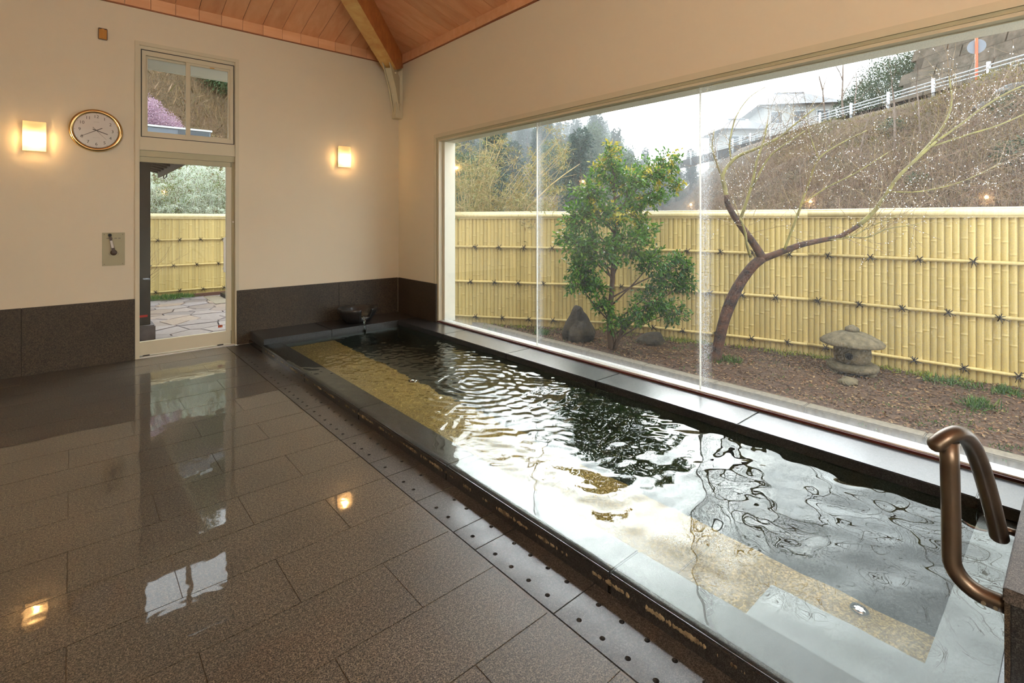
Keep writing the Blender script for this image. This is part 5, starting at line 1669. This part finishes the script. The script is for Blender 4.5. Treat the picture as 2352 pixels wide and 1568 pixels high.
# ================================================================== outside the glass door
# ---- eave of the bath house
ev = struct(thing('trim_5', (.8, 6.1, 2.78)), 'white panelled eave above the transom window')
MAT['eave'] = plain('white_eave_board', lin(226, 230, 226), .6)
MB().box(-2.1, 3.3, YA+.15, 6.23, 2.791, 2.81).build('backing', MAT['eave'], ev)
for x0 in (-2.18, -1.28, -.38, .52, 1.42, 2.32):
    MB().box(x0+.0005, x0+.8995, YA+.15, 6.23, 2.78, 2.79).build('soffit_board', MAT['eave'], ev)
    MB().lathe([(.001, 0), (.011, 0), (.013, .003), (.013, .006)], 14, (x0+.37, 6.02, 2.774)).build('vent_dot', MAT['smoke'], ev)
MB().box(-2.1, 3.4, 6.23, 6.25, 2.772, 2.92).build('fascia', MAT['eave'], ev)

# ---- crazy paving
def voronoi(pts, lo, hi):
    cells = []
    for i, p in enumerate(pts):
        poly = [(lo[0], lo[1]), (hi[0], lo[1]), (hi[0], hi[1]), (lo[0], hi[1])]
        for j, q in enumerate(pts):
            if i == j: continue
            if abs(p[0]-q[0]) + abs(p[1]-q[1]) > 1.6: continue
            mx_, my_ = (p[0]+q[0])/2, (p[1]+q[1])/2; nx_, ny_ = q[0]-p[0], q[1]-p[1]
            out = []
            for a, b in zip(poly, poly[1:] + poly[:1]):
                da = (a[0]-mx_)*nx_ + (a[1]-my_)*ny_; db = (b[0]-mx_)*nx_ + (b[1]-my_)*ny_
                if da <= 0: out.append(a)
                if da*db < 0:
                    t = da/(da-db); out.append((a[0]+(b[0]-a[0])*t, a[1]+(b[1]-a[1])*t))
            poly = out
            if len(poly) < 3: break
        cells.append(poly)
    return cells
pv_ = struct(MB().box(-.6, 3.3, YA+.15, 9.95, -.10, -.018).build('floor_paving', plain('paving_mortar', lin(96, 88, 84), .9, col2=lin(66, 60, 58), scale=30)), 'crazy paving of lilac-grey flagstones outside the door')
pts = []
rr = random.Random(3)
yv = 5.9
while yv < 9.7:
    xv = -.5 + rr.uniform(0, .3)
    while xv < 3.2:
        pts.append((xv + rr.uniform(-.10, .10), yv + rr.uniform(-.09, .09))); xv += rr.uniform(.26, .42)
    yv += .25
def flag_mat():
    m, nt, N, L, B = new_mat('wet_flagstone')
    oi = N.new('ShaderNodeObjectInfo')
    base = ramp(nt, oi.outputs['Random'], [(0, lin(128, 118, 120)), (.35, lin(150, 140, 140)), (.6, lin(112, 104, 108)), (.85, lin(152, 132, 118)), (1, lin(140, 134, 140))])
    f = noise(nt, 22, 5, .65, position(nt))
    L.new(mix_rgb(nt, base, lin(90, 82, 84), ramp(nt, f, [(.4, 0.0), (.75, .6)])), B.inputs['Base Color'])
    B.inputs['Roughness'].default_value = .35
    bump(nt, B, noise(nt, 30, 4, .6, position(nt)), .5, .006)
    return m
MAT['flag'] = flag_mat()
for cell in voronoi(pts, (-.55, YA+.16), (3.25, 9.65)):
    if len(cell) < 3: continue
    cx_ = sum(c[0] for c in cell)/len(cell); cy_ = sum(c[1] for c in cell)/len(cell)
    poly = []
    for a, b in zip(cell, cell[1:] + cell[:1]):
        for t in (0, .5):
            x, y = a[0]+(b[0]-a[0])*t, a[1]+(b[1]-a[1])*t
            k = 1 - .008/max(.05, math.hypot(x-cx_, y-cy_)) - (.02*rr.random() if t else 0)
            poly.append((cx_+(x-cx_)*k, cy_+(y-cy_)*k))
    top = rr.uniform(-.004, .004)
    mb = MB().prism(poly, -.03, top)
    mb.build('flagstone', MAT['flag'], pv_)
# grass along the far fence
parts = [tuft_arrays(rng.uniform(.6, 1.45), 9.66 + rng.normal()*.05, 24, .05, .10, .010) for _ in range(46)]
v, f = join(parts)
tag(np_mesh('grass_strip', v, f, MAT['grass']), 'bright green grass strip below the fence outside the door', 'grass', kind='stuff')
te = thing('timber_edging', (1.7, 9.5, 0), 'dark timber edging lying on the paving by the fence', 'timber')
MB().box(1.50, 2.20, 9.62, 9.70, -.01, .05, bev=.004).build('sleeper', MAT['twig'], te)
MB().box(1.86, 1.93, 9.05, 9.5, -.01, .055, bev=.004).build('short_piece', MAT['black'], te)
MB().box(1.62, 1.84, 8.6, 9.55, -.01, .006, bev=.003).build('plank', MAT['concrete'], te)

# ---- covered walk: post on its stone, roof with rafters
MAT['char_wood'] = plain('charred_dark_timber', lin(34, 28, 28), .45, col2=lin(24, 20, 20), scale=14)
MAT['post_stone'] = plain('grey_veined_stone', lin(96, 88, 90), .6, col2=lin(66, 62, 64), scale=7, bumpv=.4, bscale=20)
pw = thing('covered_walk', (.55, 6.6, 0), 'dark timber post and porch roof outside the door', 'porch')
PX0, PX1, PY0, PY1 = .40, .626, 6.50, 6.70
MB().box(.30, .664, 6.44, 6.80, -.01, .155, bev=.012).build('plinth', MAT['post_stone'], pw)
MB().box(.32, .625, 6.50, 6.74, .155, 2.05, bev=.004).build('post', MAT['char_wood'], pw)
MB().box(.45, .60, 6.498, 6.4995, .24, .262).build('red_mark', MAT['red'], pw)
MAT['rafter'] = plain('dark_rafter', lin(60, 50, 40), .6)
MAT['roof_board'] = plain('dark_roof_board', lin(40, 34, 28), .7)
xe, ze, y0_, y1_ = .95, 1.905, 6.0, 8.86
rs = .22
def rf(x, z0=0): return ze + .02 + (xe - x)*rs + z0
MB().extr([(xe, y0_, rf(xe, .05)), (xe, y1_, rf(xe, .05)), (-2.2, y1_, rf(-2.2, .05)), (-2.2, y0_, rf(-2.2, .05))], (0, 0, .05)).build('roof_deck', MAT['roof_board'], pw)
yv = y0_ + .1
while yv < y1_ - .05:
    MB().extr([(xe-.02, yv, rf(xe-.02)), (xe-.02, yv+.045, rf(xe-.02)), (-2.2, yv+.045, rf(-2.2)), (-2.2, yv, rf(-2.2))], (0, 0, .055)).build('rafter', MAT['rafter'], pw)
    yv += .30
MB().box(xe-.015, xe+.012, y0_, y1_, ze-.035, ze+.085, bev=.003).build('fascia', MAT['rafter'], pw)
gt = MB()
for k in range(7):
    t0, t1 = math.pi + math.pi*k/7, math.pi + math.pi*(k+1)/7
    gt.quad(*[(xe+.05+.045*math.cos(t), yy_, ze+.045+.045*math.sin(t)) for t, yy_ in ((t0, y0_), (t1, y0_), (t1, y1_), (t0, y1_))], smooth=True)
gt.build('gutter', MAT['cream_dark'], pw)
MB().tube([(xe+.05, y1_-.03, ze), (xe+.06, y1_-.03, ze-.05), (xe+.09, y1_-.02, ze-.02), (xe+.10, y1_-.02, ze+.06)], .009, 6).build('gutter_hook', MAT['char_wood'], pw)

cn = thing('flat_canopy', (.3, 9.1, 2.5), 'flat grey metal canopy edge seen through the transom window', 'canopy')
MAT['grey_metal'] = plain('blue_grey_metal', lin(104, 114, 124), .4, .2)
MAT['pale_metal'] = plain('pale_flashing', lin(196, 206, 206), .4, .2)
MB().box(-2.2, 1.62, 8.95, 9.5, 2.40, 2.615).build('slab', MAT['grey_metal'], cn)
MB().box(-2.2, 1.64, 8.93, 9.5, 2.615, 2.64).build('flashing', MAT['pale_metal'], cn)
MB().box(1.2, 1.60, 8.935, 8.95, 2.44, 2.60).build('panel', MAT['pane_dark'], cn)
MB().box(1.62, 2.0, 8.98, 9.4, 2.38, 2.50).build('low_end', MAT['grey_metal'], cn)

# ---- white-flowering spirea over the far fence
si = thing('flowering_spirea', (1.5, 10.6, -.2), 'white-flowering arching spirea bush spilling over the fence outside the door', 'bush')
fl_parts, gl_parts, s0, s1, sr = [], [], [], [], []
for i in range(430):
    front = i < 250
    base = np.array([random.uniform(.2, 3.1), random.uniform(10.45, 11.1) if front else random.uniform(10.9, 12.2), -.2])
    a = random.uniform(0, 6.28); out = np.array([math.cos(a), math.sin(a)*.4 - .05, 0])
    hgt = random.uniform(1.9, 3.2) if front else random.uniform(1.8, 2.6)
    reach = random.uniform(.45, 1.0) if front else random.uniform(.3, .8)
    bend = .80 if front else .45
    t = np.linspace(0, 1, 18)[:, None]
    pts_ = base + out*reach*t**1.5 + np.array([0, 0, 1.0])*hgt*(1.55*t - bend*t**2.6)
    s0 += list(map(tuple, pts_[:-1])); s1 += list(map(tuple, pts_[1:])); sr += [.0035]*17
    white = random.random() < (.9 if front else .45)
    m_ = 460 if white else 160
    k = rng.integers(6, 17, m_); fr_ = rng.random((m_, 1))
    pp = pts_[k]*(1-fr_) + pts_[k+1]*fr_ + rng.normal(size=(m_, 3))*np.array([.014, .014, .012]) + np.array([0, 0, .006])
    (fl_parts if white else gl_parts).append(leaf_arrays(pp, rng.uniform(.010, .020, m_), rng.uniform(.009, .017, m_)))
    m_ = 40
    k = rng.integers(3, 17, m_)
    gl_parts.append(leaf_arrays(pts_[k] + rng.normal(size=(m_, 3))*.04, rng.uniform(.02, .045, m_), rng.uniform(.010, .016, m_)))
v, f = sticks(s0, s1, sr); np_mesh('canes', to_local(v, si), f, MAT['twig'], si)
MAT['white_petal'] = leafy('white_petals', [lin(222, 230, 214), lin(206, 216, 198), lin(236, 240, 232), lin(190, 206, 180)], .7, .3)
MAT['fresh_leaf'] = leafy('fresh_green_leaf', [lin(110, 132, 50), lin(84, 112, 44), lin(136, 146, 72), lin(150, 130, 84)], .6, .3)
v, f = join(fl_parts); tag(np_mesh('blossom', to_local(v, si), f, MAT['white_petal'], si), kind='stuff')
v, f = join(gl_parts); tag(np_mesh('leaves', to_local(v, si), f, MAT['fresh_leaf'], si), kind='stuff')

# ---- pink cherry behind the canopy
chb = at(300, HORIZON, 13.5)
ch = thing('cherry_tree', (chb.x, chb.y, -.2), 'pink blossoming cherry tree above the canopy, seen through the transom', 'tree')
ctb = MB()
cc_ = at(318, 300, 13.5)
limb(ctb, [Vector((chb.x, chb.y, -.3)), Vector((chb.x+.1, chb.y, 1.6)), cc_ + Vector((0, 0, -.4)), cc_ + Vector((.1, 0, .5))], [.12, .09, .06, .02], 8)
pk = []
for (u_, v_, r_) in ((315, 262, .55), (340, 262, .45), (362, 272, .42), (385, 284, .34), (330, 295, .6), (300, 300, .8), (372, 300, .5), (405, 296, .22), (300, 240, .6), (345, 243, .28), (395, 300, .35)):
    c_ = at(u_, v_, 13.5 + random.uniform(-.4, .4))
    limb(ctb, [cc_ + Vector((0, 0, -.3)), cc_.lerp(c_, .6), c_], [.03, .015, .005], 5)
    n_ = int(7000*r_*r_)+400
    pk.append(leaf_arrays(ellip_pts(n_, c_[:], (r_, r_, r_*.8), .25), rng.uniform(.022, .04, n_), rng.uniform(.018, .032, n_)))
ctb.build('trunk', MAT['twig'], ch)
MAT['pink_petal'] = leafy('pink_petals', [lin(170, 142, 158), lin(152, 122, 142), lin(182, 160, 170), lin(134, 104, 124)], .7, .3)
v, f = join(pk); tag(np_mesh('blossom', to_local(v, ch), f, MAT['pink_petal'], ch), kind='stuff')

# ---- brush and trees on the hill behind the door
parts = []
p = scatter(150000, 280, 580, 12.5, 28, 1.0); n = len(p); p[:, 2] += rng.random(n)*.25
parts.append(blades(p, rng.uniform(.05, .16, n), rng.uniform(.006, .013, n), 1.2))
p = scatter(14000, -260, 900, 18, 40, 1.0); n = len(p)
parts.append(blades(p, rng.uniform(.2, .7, n), rng.uniform(.03, .06, n), .9))
c = scatter(5000, 240, 640, 12.5, 28)
parts.append(sticks(c, c + rng.normal(size=c.shape)*.3 + np.array([0, 0, .4]), .004))
tag(np_mesh('hill_brush', *join(parts), leafy('tawny_brush', [lin(106, 90, 54), lin(128, 104, 74), lin(82, 70, 42), lin(140, 116, 92), lin(92, 90, 50)], .85, .1)),
    'tawny brush covering the steep hill behind the door', 'brush', kind='stuff')
parts = []
for i in range(60):
    g = ground(random.uniform(430, 900), random.uniform(13, 18)); n_ = 700; r_ = random.uniform(.4, .9)
    parts.append(leaf_arrays(ellip_pts(n_, (g.x, g.y, g.z+r_*.6), (r_, r_, r_), .2), rng.uniform(.03, .06, n_), rng.uniform(.015, .03, n_)))
tag(np_mesh('budding_scrub', *join(parts), leafy('budding_scrub', [lin(156, 138, 84), lin(176, 142, 118), lin(128, 124, 70), lin(168, 150, 110)], .8, .2)),
    'pinkish budding scrub below the dark hill wood', 'scrub', kind='stuff')
for i in range(26):
    u_ = random.uniform(440, 960); d_ = random.uniform(24, 42)
    forest_tree(ground(u_, d_), random.choice((0, 1, 2, 3)), random.uniform(.6, .95), 'hill_conifer', 'dark evergreen on the hill seen through the transom window', 'evergreens on the hill behind the door')
for u_, d_, s_ in ((452, 25.5, .6), (475, 24.3, .62), (500, 24.8, .66), (524, 24.2, .6), (548, 25, .7), (489, 28, .7)):
    forest_tree(ground(u_, d_), random.choice((0, 2, 3)), s_, 'hill_conifer', 'dark evergreen on the hill seen through the transom window', 'evergreens on the hill behind the door')
# ---- bare twiggy shrub beside the porch post
ts = thing('twiggy_shrub', (.62, 8.5, 0), 'bare brown twiggy shrub beside the dark porch post', 'shrub')
s0, s1, sr = [], [], []
def twig_grow(p, d, L_, r, lv):
    for s in range(4):
        q = p + d*(L_/4); s0.append(p[:]); s1.append(q[:]); sr.append(r)
        if lv and random.random() < .75:
            sd = Vector((random.gauss(.1, 1), random.gauss(0, 1), random.gauss(.4, .6))).normalized()
            twig_grow(q, (d + sd*.6).normalized(), L_*random.uniform(.4, .7), r*.6, lv-1)
        p = q; d = (d + Vector((random.gauss(0, .15), random.gauss(0, .15), random.gauss(.04, .1)))).normalized(); r *= .85
for k in range(44):
    twig_grow(Vector((random.gauss(0, .04), random.gauss(0, .04), 0)), Vector((random.gauss(.02, .2), random.gauss(0, .2), 1)).normalized(), random.uniform(.5, .85), .0045, 2)
v, f = sticks(s0, s1, sr); np_mesh('twigs', v, f, MAT['twig'], ts)

# ---- thin mist lying on the wooded mountain
def mist_mat(d):
    m = bpy.data.materials.new('mountain_mist'); m.use_nodes = True
    nt = m.node_tree; nt.nodes.clear()
    o = nt.nodes.new('ShaderNodeOutputMaterial'); v_ = nt.nodes.new('ShaderNodeVolumeScatter')
    v_.inputs['Color'].default_value = (.92, .96, 1.0, 1); v_.inputs['Density'].default_value = d; v_.inputs['Anisotropy'].default_value = .3
    nt.links.new(v_.outputs[0], o.inputs['Volume'])
    return m
c_ = [at(u_, HORIZON, d_) for u_, d_ in ((700, 20), (1760, 20), (1900, 95), (200, 95))]
mist = MB().prism([(p_.x, p_.y) for p_ in c_], -2, 30)
tag(mist.build('mountain_mist', mist_mat(.012)), 'pale blue mist hanging over the wooded mountain', 'mist', kind='stuff')
